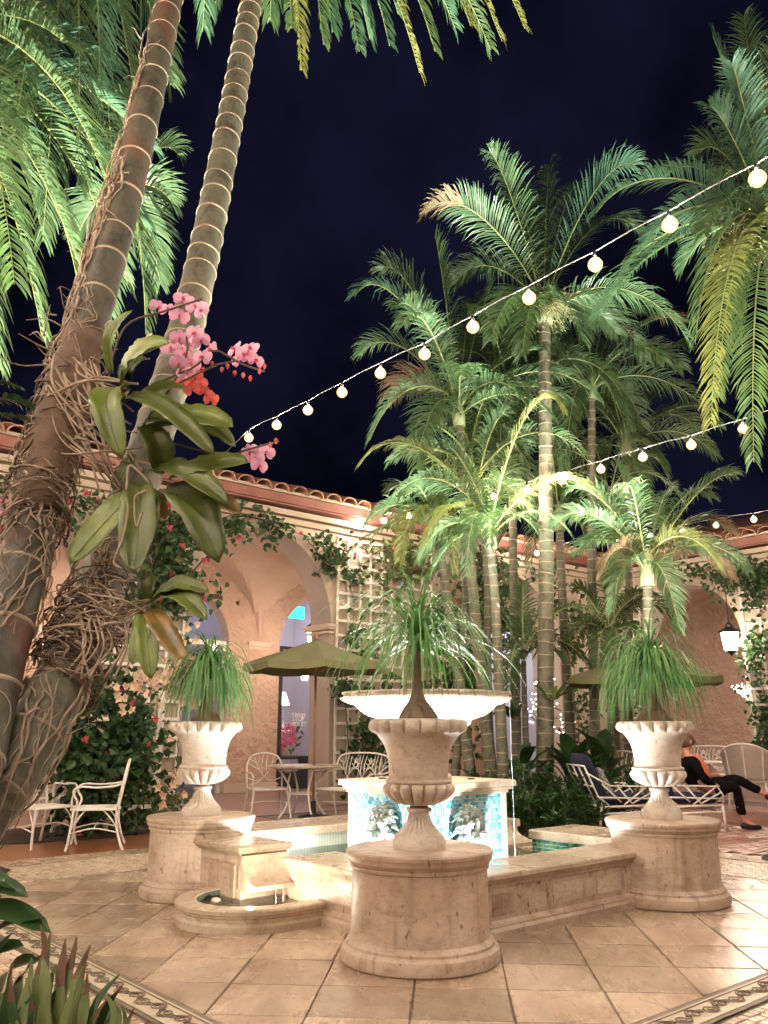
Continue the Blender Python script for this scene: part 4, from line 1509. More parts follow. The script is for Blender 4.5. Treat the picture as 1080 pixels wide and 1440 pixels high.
infloresc(t, base, P(1070, 130, Yr - .3), .32, 60, M['inflo'], 3)
tall = [o for o in COL.objects if o.get('label', '').startswith('tallest slender')][0]
infloresc(tall, V(*tall.location), P(770, 425, 12.3), .55, 150, M['inflo'], 4)

# palms whose crowns hang into the top left
def hanging(label, crownpx, Y, trunkx, tips, ll=.5, mid=None, nl=88, wid=.022, mats=None, drop=.5, group=None):
    cr = P(crownpx[0], crownpx[1], Y)
    base = V(P(trunkx, 1200, Y)[0], Y, 0)
    t = thing('palm_tree', label, 'palm', base, 0, group)
    ringed_trunk(t, base, [base] + ([P(x, y, Y) for x, y in mid] if mid else [base * .5 + cr * .5 + V(.05, 0, 0)]) + [cr], .12 if not mid else .10, .095, .17, 'bark_far', 12, seed=int(trunkx))
    for i, f in enumerate(tips):
        mat = f[4] if len(f) > 4 else 'palm'
        add_frond(t, base, cr + V(random.uniform(-.05, .05), random.uniform(-.05, .05), .1), P(f[0], f[1], Y + f[2]), f[3], ll=ll, nl=nl, wid=wid, mats=(mat, 'rachis'), drop=drop)
    return t
hanging('lit palm crown with fronds fanning across the top left corner', (-120, 60), 6.2, -420,
    [(205, 320, .3, .22, 'palmteal'), (135, 450, .0, .22), (60, 480, -.5, .2), (20, 400, -.9, .25, 'palm'), (160, 100, .5, .2, 'palmteal'), (215, 210, .9, .22, 'palmteal'), (110, 400, .8, .35), (-40, 470, -.4, .2), (90, 60, -.4, .2), (150, 260, -.6, .3), (60, 330, .9, .3), (0, 520, .4, .2, 'palm'), (180, 400, 1.0, .3)], ll=.55)
hanging('palm with long drooping yellow green fronds above the left trunks', (95, -230), 6.6, -420,
    [(20, 190, -.5, .15, 'palm'), (110, 260, -.2, .15, 'palm'), (195, 180, .4, .15), (240, 120, .6, .15), (-10, 330, -.3, .1, 'palm'), (60, 340, .3, .12, 'palm'), (165, 330, .7, .12), (140, 110, -.7, .2, 'palmteal'), (50, 120, .8, .2, 'palmteal'), (222, 60, .9, .2, 'palmteal'), (0, 110, .2, .2)], ll=.58, drop=.6)
hanging('background palm with a small fan frond between the two left trunks', (168, 275), 8.2, -75,
    [(242, 285, .2, .35), (248, 215, .3, .35), (205, 470, -.2, .3), (150, 470, .1, .3), (225, 400, .5, .35), (215, 150, .5, .2), (110, 330, .4, .3), (190, 120, .3, .1)], ll=.45, nl=60, wid=.024, mid=[(-8, 950), (50, 740), (108, 500)])

# the two near trunks at the left
def near_trunk(name_label, pts, r0, r1, bark, ring, crown_tips, seed, flare=1.15):
    base = V(pts[0][0], pts[0][1], 0)
    t = thing('palm_tree', name_label, 'palm', base, 0, 'near palms at the left')
    info = ringed_trunk(t, base, pts, r0, r1, ring, bark, 24, flare, .014, seed=seed)
    cr = pts[-1]
    for f in crown_tips:
        add_frond(t, base, cr, P(f[0], f[1], f[2]), f[3], ll=f[5] if len(f) > 5 else .42, nl=84, wid=.02, mats=(f[4], 'rachis'), drop=.8)
    return t, base, info
pA = [V(-1.42, 2.28, -.02), P(-75, 1180, 2.5), P(-8, 950, 2.75), P(46, 740, 3.0), P(112, 500, 3.35), P(178, 270, 3.75), P(230, 40, 4.2), P(262, -130, 4.6), P(300, -330, 5.0)]
tA, baseA, infA = near_trunk('reddish near palm trunk with brown aerial roots at far left', pA, .090, .074, 'bark_red', .245,
    [(330, -60, 5.2, .3, 'palm'), (180, -40, 5.4, .3, 'palm'), (285, 45, 5.9, .35, 'palmteal'), (80, -60, 4.8, .3, 'palm')], 11)
pB = [V(-1.27, 2.42, -.02), P(-75, 1240, 2.62), P(32, 1062, 2.78), P(112, 905, 3.02), P(200, 660, 3.45), P(270, 430, 3.9), P(315, 215, 4.4), P(352, 10, 4.9), P(372, -110, 5.2), P(388, -260, 5.6)]
tB, baseB, infB = near_trunk('grey green near palm trunk curving up in front of the sky', pB, .098, .066, 'bark_green', .175,
    [(424, 98, 4.9, .10, 'palmyel', .26), (455, 62, 5.0, .15, 'palm', .30), (505, 72, 5.0, .2, 'palmteal', .32), (548, 64, 5.1, .22, 'palmteal', .34), (612, 72, 5.2, .26, 'palm', .34), (662, 36, 5.2, .3, 'palmyel', .34), (706, 58, 5.2, .32, 'palmyel', .34), (410, 40, 5.2, .12, 'palm', .3), (590, 102, 5.1, .22, 'palmyel', .34), (738, 40, 5.3, .35, 'palmyel', .36), (520, 55, 5.8, .25, 'palmteal', .40), (468, 45, 5.5, .2, 'palmteal', .36), (690, 70, 5.9, .3, 'palm', .36), (300, 20, 6.0, .3, 'palm', .4), (560, 20, 5.6, .25, 'palmteal', .4), (640, 40, 6.2, .3, 'palmteal', .4), (380, 30, 5.9, .2, 'palm', .4)], 12)
# ================================================================== orchids on the near trunks
def blade(m_, p0, tip, w, sag=.15, mi=0, nseg=9, fold=.25, up=None, shape=.42, rag=0.0, bend=0.0, rr_=random.Random(3)):
    # a broad strap leaf with a keel
    p0, tip = np.asarray(p0, float), np.asarray(tip, float)
    d = tip - p0
    L = float(np.linalg.norm(d))
    upv = up if up is not None else V(0, -.8, .6)
    side = nrm(np.cross(d, upv))
    nn = nrm(np.cross(side, d))
    vs = []
    for i in range(nseg + 1):
        t = i / nseg
        c = p0 + d * t + nn * (sag * L * math.sin(t * PI) * 1.0) + side * bend * L * math.sin(t * PI)
        fold_l, fold_r = fold * (1 + rag * rr_.uniform(-4, 4)), fold * (1 + rag * rr_.uniform(-4, 4))
        ww = w * .5 * (math.sin(PI * min(1, (t * .93 + .07)) ** .8) ** .7 if t < 1 else 0)
        ww = w * .5 * (max(0.0, 1 - abs((t - shape) / (1 - shape if t > shape else shape * 1.25)) ** 2.2)) ** .5
        wl_, wr_ = ww * (1 + rag * rr_.uniform(-1, 1)), ww * (1 + rag * rr_.uniform(-1, 1))
        vs += [c - side * wl_ + nn * fold_l * ww, c - side * wl_ * .5 + nn * fold * .35 * ww, c, c + side * wr_ * .5 + nn * fold * .35 * ww, c + side * wr_ + nn * fold_r * ww]
    fs = []
    for i in range(nseg):
        for k in range(4):
            fs.append((i * 5 + k, i * 5 + k + 1, i * 5 + 5 + k + 1, i * 5 + 5 + k))
    m_.add(vs, fs, mi)
YO = 3.0
M['orchidvein'] = plain('orchid_midrib', (.035, .045, .012), .5)
def orchid_leaf(t, org, b, tp, w, Y0=YO, Y1=None, old=False, sag=.12, rnd=random.Random(5)):
    Y1 = Y0 - .15 if Y1 is None else Y1
    p0, p1 = P(b[0], b[1], Y0), P(tp[0], tp[1], Y1)
    m_ = MB()
    blade(m_, p0, p1, w / 1200 * Y0 * .88, sag * rnd.uniform(.4, 1.9), nseg=16, fold=rnd.uniform(.2, .6), rag=.07, bend=rnd.uniform(-.09, .09), shape=rnd.uniform(.38, .6))
    nv = len(m_.v)
    mid_ = [np.array(m_.v[k * 5 + 2]) + V(0, -.0012, .0006) for k in range(17)]
    m_.tube(mid_[:-1], [.0016 - .00007 * k for k in range(16)], 4, 1)
    o = part('leaf', m_, [M['orchidold'] if old else M['orchid'], M['orchidvein']], t, True, org)
    so = o.modifiers.new('thickness', 'SOLIDIFY'); so.thickness = .0016
    return o
orgO = P(165, 560, 3.05)
to = thing('orchid_plant', 'big moth orchid with long green leaves and pink sprays tied to near trunk', 'orchid', orgO)
for b, tp, w, dy, old in (((172, 538), (240, 482), 54, -.10, 0), ((158, 525), (186, 436), 20, -.05, 0), ((163, 545), (172, 645), 50, -.18, 0), ((178, 558), (302, 640), 40, -.25, 0), ((205, 590), (328, 600), 58, -.1, 0), ((195, 565), (262, 545), 36, .05, 0), ((215, 600), (332, 628), 46, .02, 0),
                           ((238, 672), (350, 650), 54, -.2, 0), ((218, 662), (320, 708), 44, -.28, 0), ((232, 688), (340, 722), 36, -.1, 1), ((240, 686), (308, 792), 66, -.2, 0), ((200, 685), (98, 793), 54, -.12, 0), ((196, 680), (188, 806), 58, -.2, 0), ((208, 690), (208, 765), 42, -.05, 0), ((222, 690), (232, 728), 26, .05, 1), ((205, 598), (228, 668), 46, .04, 0), ((178, 545), (150, 600), 30, 0, 0), ((190, 640), (160, 690), 26, 0, 0), ((175, 540), (210, 505), 34, .06, 0)):
    orchid_leaf(to, orgO, b, tp, w, 3.05, 3.05 + dy, old)
# flower sprays
fm = MB()
def petal(m_, an, L, w, mi, tilt=.15):
    ca, sa = math.cos(an), math.sin(an)
    vs = []
    for t, ww in ((.05, .12), (.3, .7), (.6, 1.0), (.85, .8), (1.0, .25)):
        for s in (-1, 0, 1):
            x, y = L * t, s * w * ww * .5
            vs.append((x * ca - y * sa, tilt * L * t * t + (-.02 * L if s == 0 else 0), x * sa + y * ca))
    fs = []
    for i in range(4):
        for k in range(2):
            fs.append((i * 3 + k, i * 3 + k + 1, i * 3 + 4 + k, i * 3 + 3 + k))
    m_.add(vs, fs, mi)
def flower_mesh(mat):
    m_ = MB()
    for an in (90, 210, 330):
        petal(m_, math.radians(an), .038, .026, 0, .1)
    for an in (15, 165):
        petal(m_, math.radians(an), .042, .046, 0, -.05)
    m_.tube([(0, -.002, .002), (0, -.014, -.004), (0, -.018, -.014)], [.006, .007, .002], 6, 1)
    return m_.mesh('flower', [mat, M['lip']], True)
fl_pink, fl_red = flower_mesh(M['petal']), flower_mesh(M['petalred'])
def flower(t, org, px, py, Y, me, sc=1.0):
    p = P(px, py, Y) - org
    o = link('flower', me, t, p, (random.uniform(-.4, .4), random.uniform(-.4, .4), random.uniform(-.7, .7)))
    o.scale = (sc, sc, sc)
for px, py in ((237, 436), (258, 421), (275, 432), (252, 445), (222, 432), (284, 437), (205, 480), (252, 476), (274, 469), (297, 492), (259, 499), (240, 490), (266, 484), (283, 480), (330, 491), (345, 498), (359, 507), (337, 505), (352, 490), (250, 510), (268, 512), (285, 503), (262, 525)):
    flower(to, orgO, px, py, 3.15 + random.uniform(-.06, .06), fl_pink, random.uniform(.88, 1.08))
for px, py in ((258, 540), (281, 540), (297, 562), (270, 548), (288, 552), (275, 530)):
    flower(to, orgO, px, py, 3.2 + random.uniform(-.04, .04), fl_red, .85)
for px, py in ((359, 644), (374, 636), (364, 655), (352, 636)):
    flower(to, orgO, px, py, 3.15 + random.uniform(-.04, .04), fl_pink, .9)
m_ = MB()
for pth in (((150, 540), (165, 480), (185, 452), (230, 438), (285, 420)), ((180, 560), (230, 535), (275, 515), (300, 492), (340, 512), (372, 522)), ((200, 600), (240, 545), (262, 500), (262, 470)), ((230, 620), (310, 640), (350, 632), (392, 620)), ((250, 540), (300, 515), (330, 508))):
    m_.tube(spline([P(x, y, 3.12) for x, y in pth], 14), .0045, 5)
part('flower_stems', m_, M['vinestem'], to, True, orgO)
m_ = MB()
for px, py in ((298, 512), (312, 520), (330, 525), (342, 528), (352, 532), (365, 522), (372, 515), (388, 620), (380, 626), (320, 515), (286, 520)):
    p = P(px, py, 3.12)
    m_.lathe([(.002, -.012), (.007, -.004), (.008, .004), (.003, .012)], 7, c=tuple(p))
tag(part('flower_buds', m_, M['petalred'], to, True, orgO), kind='stuff')
# lower orchid on the grey trunk
orgL = P(210, 850, 2.95)
tl_ = thing('orchid_plant', 'small leafy orchid rooted lower down on the grey green trunk', 'orchid', orgL)
for b, tp, w, dy, old in (((212, 848), (294, 832), 32, -.12, 0), ((212, 850), (292, 872), 36, -.15, 0), ((210, 855), (258, 928), 34, -.2, 1), ((208, 858), (213, 955), 36, -.12, 0), ((204, 856), (186, 935), 32, -.1, 0), ((210, 845), (205, 800), 16, 0, 0), ((208, 848), (222, 810), 14, .05, 0), ((200, 870), (232, 905), 28, .05, 0)):
    orchid_leaf(tl_, orgL, b, tp, w, 2.95, 2.95 + dy, old)
m_ = MB()
m_.tube(spline([P(212, 848, 2.95), P(245, 830, 2.9), P(270, 805, 2.88), P(285, 788, 2.88)], 10), .0035, 5)
m_.tube(spline([P(208, 838, 2.95), P(212, 800, 2.95), P(225, 765, 2.98), P(240, 745, 3.0)], 10), .003, 5)
part('flower_stems', m_, M['vinestem'], tl_, True, orgL)
# aerial roots
def rvec0(r):
    return V(r.gauss(0, 1), r.gauss(0, 1), r.gauss(0, 1))
def roots(t, org, info, s0, s1, n, side_az, spread, r=(.0035, .007), wander=.5, lenf=(.25, .7), lift=(0.0, .02), mat='root', seed=1, name='aerial_roots', loose=0.0):
    rnd = random.Random(seed)
    at, rad, T = info
    m_ = MB()
    for k in range(n):
        s = rnd.uniform(s0, s1)
        an = side_az + rnd.gauss(0, spread)
        L = rnd.uniform(*lenf)
        sg = rnd.choice((-1, 1, -1))
        N = 16
        pts = []
        ex = rnd.uniform(*lift)
        dan = 0
        for i in range(N):
            c = at(s)
            tg = nrm(at(s + .02) - at(s - .02))
            a_ = nrm(np.cross(tg, V(0, 1, 0)))
            b_ = np.cross(tg, a_)
            rr = rad(s) + .002 + ex
            pts.append(c + (math.cos(an) * a_ + math.sin(an) * b_) * rr)
            dan = .6 * dan + rnd.gauss(0, wander * .22)
            an += dan
            s += sg * L / N * rnd.uniform(.6, 1.2)
            ex = max(0, ex + rnd.gauss(0, .004) + loose * rnd.random())
        r0 = rnd.uniform(*r)
        if rnd.random() < .35:
            r0 *= .5
        sp_ = spline(pts, 26)
        m_.tube(sp_, [r0 * (1 - .8 * i / 26) * rnd.uniform(.75, 1.2) + .0006 for i in range(27)], 5)
        if rnd.random() < .45:      # a side root
            j_ = rnd.randrange(6, 18)
            q_ = sp_[j_]
            dd = nrm(sp_[j_ + 1] - sp_[j_ - 1] + rvec0(rnd) * .8)
            bp = [q_]
            for e in range(5):
                q_ = q_ + dd * rnd.uniform(.012, .03)
                dd = nrm(dd + rvec0(rnd) * .4 + V(0, 0, -.15))
                bp.append(q_)
            m_.tube(bp, [r0 * .5 * (1 - .17 * e) for e in range(6)], 4)
    tag(part(name, m_, M[mat], t, True, org), kind='stuff')
atA, radA, TA = infA
def s_of(info, py):
    at, rad, T = info
    return min(np.linspace(0, T, 400), key=lambda s: abs(view_px(at(s))[1] - py))
az_left = 1.9
def az_to(info, s, dirv):
    at, rad, T = info
    c = at(s); tg = nrm(at(s + .02) - at(s - .02))
    a_ = nrm(np.cross(tg, V(0, 1, 0))); b_ = np.cross(tg, a_)
    return math.atan2(float(dirv @ b_), float(dirv @ a_))
sA = {y: s_of(infA, y) for y in (0, 90, 250, 420, 480, 560, 640, 720, 860, 960)}
azl = az_to(infA, sA[250], nrm(V(-.8, -.6, 0)))
azf = az_to(infA, sA[640], nrm(V(0.1, -1, 0)))
roots(to, orgO, infA, sA[480], sA[90], 26, azl, .30, (.004, .008), .35, (.5, 1.0), (0, .012), seed=21)
roots(to, orgO, infA, sA[420], sA[250], 30, azl, .30, (.004, .0085), .45, (.3, .7), (0, .02), seed=22)
roots(to, orgO, infA, sA[720], sA[480], 90, azf - .2, .9, (.0022, .0055), 1.0, (.2, .5), (.0, .035), seed=23)
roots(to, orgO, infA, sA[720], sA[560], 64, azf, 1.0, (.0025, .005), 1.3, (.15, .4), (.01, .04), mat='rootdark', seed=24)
roots(to, orgO, infA, sA[960], sA[640], 30, azf, .8, (.0025, .006), .6, (.3, .7), (.0, .008), seed=25)
# dark matted core under the tangle
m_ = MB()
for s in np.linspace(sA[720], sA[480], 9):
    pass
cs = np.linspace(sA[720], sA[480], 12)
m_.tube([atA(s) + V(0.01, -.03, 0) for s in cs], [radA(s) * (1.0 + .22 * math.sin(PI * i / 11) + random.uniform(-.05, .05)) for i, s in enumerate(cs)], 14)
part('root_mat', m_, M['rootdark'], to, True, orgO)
sB = {y: s_of(infB, y) for y in (620, 760, 800, 830, 880, 930, 1020)}
azB = az_to(infB, sB[880], nrm(V(0, -1, .2)))
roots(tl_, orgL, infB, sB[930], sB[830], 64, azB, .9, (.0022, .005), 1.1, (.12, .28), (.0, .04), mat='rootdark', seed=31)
roots(tl_, orgL, infB, sB[930], sB[830], 34, azB, .9, (.0022, .005), .9, (.14, .32), (.01, .045), seed=32)
roots(tl_, orgL, infB, sB[1020], sB[930], 22, azB, .8, (.003, .0055), .5, (.3, .7), (0, .02), seed=33)
roots(tl_, orgL, infB, sB[800], sB[760], 12, azB, .6, (.003, .005), .5, (.2, .5), (0, .03), seed=34)
# loose roots reaching to the orchid bases
m_ = MB()
rn = random.Random(9)
for k in range(34):
    a = P(rn.uniform(60, 135), rn.uniform(500, 640), 3.12)
    b = P(rn.uniform(140, 200), rn.uniform(520, 700), 3.02)
    c = (a + b) / 2 + V(rn.uniform(-.06, .06), rn.uniform(-.08, 0), rn.uniform(-.08, .08))
    m_.tube(spline([a, c, b], 12), rn.uniform(.0028, .0055), 5)
for k in range(16):
    a = P(rn.uniform(60, 130), rn.uniform(430, 520), 3.15)
    d = V(rn.uniform(-.12, .05), rn.uniform(-.12, 0), rn.uniform(-.03, .10))
    m_.tube(spline([a, a + d * .6 + V(0, 0, rn.uniform(-.03, .04)), a + d * 1.3], 8), [.004 * (1 - .7 * i / 8) for i in range(9)], 5)
for pth in (((178, 700), (180, 720), (172, 760), (160, 790), (172, 800)), ((205, 690), (190, 700), (192, 740), (200, 720)), ((178, 690), (182, 655), (200, 668), (210, 680))):
    m_.tube(spline([P(x, y, 2.86) for x, y in pth], 16), .0045, 6)
tag(part('loose_roots', m_, M['root'], to, True, orgO), kind='stuff')
m_ = MB()
for k in range(40):
    a = P(rn.uniform(95, 160), rn.uniform(830, 910), 2.98)
    b = P(rn.uniform(165, 212), rn.uniform(840, 900), 2.92)
    c = (a + b) / 2 + V(rn.uniform(-.04, .04), rn.uniform(-.08, 0), rn.uniform(-.08, .05))
    m_.tube(spline([a, c, b], 12), rn.uniform(.0025, .0045), 5)
for k in range(9):
    x = rn.uniform(110, 190)
    m_.tube(spline([P(x, 870, 2.9), P(x + rn.uniform(-12, 12), 910, 2.86), P(x + rn.uniform(-40, 8), 955, 2.84)], 12), .004, 5)
tag(part('loose_roots', m_, M['root'], tl_, True, orgL), kind='stuff')
# ================================================================== trellises, vines, shrubs
def trellis(label, origin, rz, w, h, z0, step=.31, seed=1, vz=None, group='white lattice trellises', depth=.0):
    rnd = random.Random(seed)
    t = thing('trellis', label, 'trellis', origin, rz, group)
    sv = MB(); sv.bbox((0, 0, 0), (.045, .02, h), .003)
    mv = sv.mesh('slat', M['trellis'])
    sh = MB(); sh.bbox((0, 0, 0), (w, .02, .045), .003)
    mh = sh.mesh('slat', M['trellis'])
    n = int(round(w / step))
    for i in range(n + 1):
        link('slat', mv, t, (i * w / n, -.02, z0 + h / 2 + rnd.uniform(-.02, .02)), (0, rnd.uniform(-.008, .008), 0))
    n = int(round(h / step))
    for i in range(n + 1):
        link('slat', mh, t, (w / 2 + rnd.uniform(-.02, .02), -.041, z0 + i * h / n), (0, rnd.uniform(-.008, .008), 0))
    return t
def WL(a, off, z=0):       # a point just in front of the left wing wall
    return W(a, D_L - off, z)
def WR(x, off, z=0):       # right wing, x along -b
    return W(D_R - off, -x, z)
trellis('white lattice on the wide pier between the arch and the palms', WL(4.42, .04), ANG, 2.36, 4.3, .35, .25, 2)
trellis('white lattice on the left pier behind the flowering climber', WL(.06, .04), ANG, 1.36, 4.2, .35, .27, 3)
trellis('dark shaded lattice with vine at the right edge', WR(-3.55, .04), ANG - PI / 2, 2.2, 4.0, .4, .34, 4)
trellis('lattice in the corner behind the palm trunks', WR(-6.55, .04), ANG - PI / 2, .5, 4.0, .5, .25, 5)

def leaf(m_, p, d, n, L, w, mi=0, fold=.25):
    d = nrm(d)
    s = nrm(np.cross(d, n))
    nn = np.cross(s, d)
    a = p + d * L * .28
    b = p + d * L * .62 - nn * L * .04
    c = p + d * L - nn * L * .18
    m_.add([p, a - s * w * .46 + nn * w * fold, a, a + s * w * .46 + nn * w * fold, b - s * w * .40 + nn * w * fold * .7, b, b + s * w * .40 + nn * w * fold * .7, c],
           [(0, 1, 2), (0, 2, 3), (1, 4, 5, 2), (2, 5, 6, 3), (4, 7, 5), (5, 7, 6)], mi)
def rvec(r):
    return V(r.gauss(0, 1), r.gauss(0, 1), r.gauss(0, 1))
def climber(label, paths, n, L=(.07, .13), spread=.12, mats='vine', seed=1, flowers=0, fmat='bougain', fsize=.05, out=None, stemr=.010, branches=2, cat='climbing plant', base=None, name='climbing_vine', flow_z=None, group=None, shoots=0):
    rnd = random.Random(seed)
    base = V(*(base if base is not None else (*paths[0][0][:2], 0)))
    t = thing(name, label, cat, base, 0, group)
    outv = out if out is not None else V(*(-E2), 0)
    st, lf, fl = MB(), MB(), MB()
    allp = []
    for path in paths:
        sp = spline(path, 24)
        sp = [p + outv * rnd.uniform(0, .04) for p in sp]
        st.tube(sp, [stemr * (1 - .6 * i / 24) for i in range(25)], 5)
        allp.append(sp)
        for b in range(branches):
            i = rnd.randrange(4, 22)
            p = sp[i]
            d = nrm(rvec(rnd) * V(1, 1, .8) + outv * .3)
            pts = [p]
            for k in range(6):
                p = p + d * rnd.uniform(.05, .12)
                d = nrm(d + rvec(rnd) * .35 + V(0, 0, -.10))
                pts.append(p)
            st.tube(pts, [stemr * .5 * (1 - .1 * k) for k in range(7)], 4)
            allp.append(pts)
    for i in range(n):
        sp = allp[rnd.randrange(len(allp))] if rnd.random() < .75 else allp[rnd.randrange(len(paths))]
        k = rnd.randrange(len(sp) - 1)
        p = sp[k] + (sp[k + 1] - sp[k]) * rnd.random()
        off = rvec(rnd) * spread * .6
        off = off + outv * abs(rnd.gauss(0, spread * .5))
        q = p + off
        d = nrm(V(rnd.gauss(0, 1), rnd.gauss(0, 1), rnd.gauss(-.6, .7)))
        nrml = nrm(outv + UP * .5 + rvec(rnd) * .55)
        s = rnd.uniform(*L)
        leaf(lf, q, d, nrml, s, s * rnd.uniform(.6, .85))
    mm = M[mats]
    part('stems', st, M['vinestem'], t, True, base)
    tag(part('foliage', lf, mm, t, False, base), kind='stuff')
    if flowers:
        for i in range(flowers):
            sp = allp[rnd.randrange(len(allp))]
            p = sp[rnd.randrange(len(sp))] + rvec(rnd) * spread * .6 + outv * spread * rnd.uniform(.5, 1.3)
            for k in range(5):
                an = 2 * PI * k / 5 + rnd.random()
                d = nrm(V(E1[0], E1[1], 0) * math.cos(an) + UP * math.sin(an) + outv * .6)
                leaf(fl, p, d, outv, fsize * rnd.uniform(.8, 1.2), fsize * .8)
        tag(part('blossoms', fl, M[fmat], t, False, base), kind='stuff')
    return t
# climbers on the middle pier
rn = random.Random(3)
def wallpath(pts, off=.10):
    return [WL(a, off, z) for a, z in pts]
climber('dark leafy vine climbing the lattice on the wide pier', [wallpath([(4.6, .1), (4.65, 1.2), (4.5, 2.2), (4.75, 3.3), (4.6, 4.2)]), wallpath([(5.3, .1), (5.2, 1.0), (5.5, 2.0), (5.2, 3.0), (5.4, 3.9)]), wallpath([(4.9, .1), (5.0, 1.5), (4.8, 2.6)]), wallpath([(6.3, .2), (6.1, 1.2), (6.4, 2.2)]), wallpath([(5.0, .1), (5.6, .9), (5.3, 1.7), (5.8, 2.4)])], 640, (.09, .17), .15, seed=11, branches=7)
climber('tangle of light green vine below the eave above the wide pier', [wallpath([(4.9, 4.2), (5.3, 4.5), (5.8, 4.4), (6.4, 4.6)], .2), wallpath([(5.2, 3.9), (5.9, 4.1), (6.6, 4.3), (7.2, 4.5)], .25), wallpath([(5.0, 4.55), (6.0, 4.65), (7.0, 4.6)], .2), wallpath([(5.6, 4.5), (5.5, 3.9), (5.3, 3.4)], .2)], 420, (.08, .16), .2, mats='vinepale', seed=12, branches=8, base=(*WL(4.9, .2)[:2], 4.2), flowers=6)
climber('vine trailing over the crown of the arch with a few pink blossoms', [wallpath([(1.6, 4.35), (2.3, 4.75), (3.1, 4.62), (3.9, 4.55), (4.6, 4.5)], .12), wallpath([(3.6, 4.55), (4.0, 4.2), (4.25, 3.9)], .12), wallpath([(3.9, 4.5), (4.4, 4.15), (4.9, 3.95)], .15), wallpath([(2.4, 4.7), (2.2, 4.5), (1.9, 4.1)], .12)], 380, (.09, .16), .12, seed=13, branches=7, flowers=4, base=(*WL(1.6, .12)[:2], 4.3), fsize=.06)
climber('bougainvillea cascading over the left arch below the roof', [wallpath([(.2, 4.5), (.6, 4.3), (.9, 3.8), (1.0, 3.2)], .3), wallpath([(-.3, 4.4), (.2, 3.9), (.4, 3.3), (.5, 2.8)], .35), wallpath([(.8, 4.6), (1.2, 4.3), (1.35, 3.9)], .3), wallpath([(.4, 3.9), (.9, 3.6), (1.5, 3.3)], .35), wallpath([(.2, 3.6), (.7, 3.2), (1.2, 2.9)], .35), wallpath([(-1.6, 4.3), (-.8, 4.4), (0, 4.3)], .3)], 1500, (.08, .14), .24, mats='vine', seed=14, branches=10, flowers=34, base=(*WL(.2, .3)[:2], 2.8), fsize=.065)
climber('pink flowered climber at the left edge under the tile eave', [wallpath([(-3.6, 4.0), (-3.0, 4.2), (-2.4, 4.35), (-1.8, 4.4)], .4), wallpath([(-3.2, 3.7), (-2.7, 3.9), (-2.2, 3.95)], .4)], 300, (.08, .14), .2, seed=15, branches=6, flowers=70, fmat='petal', fsize=.10, base=(*WL(-3.2, .4)[:2], 3.7))
# flowering climber on a free-standing frame at the left bed
fr = thing('plant_frame', 'white wooden plant frame inside the climber at the left bed', 'plant frame', W(-.75, 5.75), ANG)
for x in (-.05, .62, 1.25):
    m_ = MB(); m_.bbox((x, 0, .95), (.05, .05, 1.9), .004); part('post', m_, M['trellis'], fr)
for z in (.28, .6, .95, 1.3, 1.65):
    m_ = MB(); m_.bbox((.6, -.03, z), (1.3, .02, .05), .003); part('rail', m_, M['trellis'], fr)
def bedpath(pts, off=0.0):
    return [W(-.75 + x, 5.65 - y, z) for x, y, z in pts]
climber('dense dark climber with peach and red blossoms on the white frame', [bedpath([(.1, 0, 0), (.12, .05, .7), (.0, .1, 1.4), (.2, .1, 2.0)]), bedpath([(.45, 0, 0), (.4, .1, .8), (.55, .12, 1.5), (.5, .1, 2.1)]), bedpath([(.8, .0, 0), (.85, .1, .7), (.75, .12, 1.3), (.95, .1, 1.8)]), bedpath([(.3, .1, .1), (.3, .2, .9), (.25, .2, 1.5)]), bedpath([(.6, .1, .1), (.65, .2, 1.0), (.7, .2, 1.6)])], 1900, (.09, .16), .24, mats='vine', seed=16, branches=12, flowers=16, fmat='petalred', fsize=.06)
climber('cluster of peach coloured blossoms beside the left urn foliage', [[P(262, 905, 10.6), P(255, 935, 10.6), P(250, 960, 10.6)], [P(200, 965, 10.6), P(190, 955, 10.6), P(215, 940, 10.6)], [P(245, 1130, 10.7), P(250, 1040, 10.7), P(255, 950, 10.6)]], 60, (.06, .1), .12, seed=17, flowers=90, fmat='petalpeach', fsize=.06, branches=4, name='blossom_spray', cat='flowers')
climber('low bright green leafy plant at the foot of the left climber', [[G(205, 1160), G(205, 1160) + V(.05, 0, .2), G(205, 1160) + V(.1, 0, .38)], [G(225, 1150), G(225, 1150) + V(0, 0, .25), G(225, 1150) + V(-.1, 0, .4)], [G(190, 1165), G(190, 1165) + V(0, 0, .2), G(190, 1165) + V(-.1, 0, .3)]], 260, (.09, .15), .16, mats='vinepale', seed=18, branches=4, name='leafy_plant', cat='plant')
# right side vines
def rpath(pts, off=.1):
    return [WR(x, off, z) for x, z in pts]
climber('dark ivy covering the lattice at the right edge', [rpath([(-3.3, .3), (-3.2, 1.5), (-3.3, 2.8), (-3.0, 4.2)]), rpath([(-2.6, .3), (-2.7, 1.5), (-2.4, 3.0), (-2.6, 4.4)]), rpath([(-3.4, 4.3), (-2.8, 4.5), (-2.0, 4.4)]), rpath([(-4.8, 4.6), (-4.0, 4.5), (-3.4, 4.2), (-3.1, 3.6)])], 1300, (.09, .16), .22, mats='vine', seed=19, branches=10, out=V(*(-E1), 0))
climber('ivy over the corner wall between the palm trunks', [wallpath([(7.3, .3), (7.2, 1.6), (7.0, 3.0), (7.4, 4.3)], .15), wallpath([(10.95, .3), (11.2, 1.8), (11.0, 3.2), (11.4, 4.4)], .15), wallpath([(6.9, 4.3), (8.2, 4.6), (9.6, 4.6), (11.2, 4.4)], .2), rpath([(-6.5, .5), (-6.4, 2.2), (-6.5, 4.2)], .15)], 1500, (.10, .18), .26, mats='vine', seed=20, branches=12)
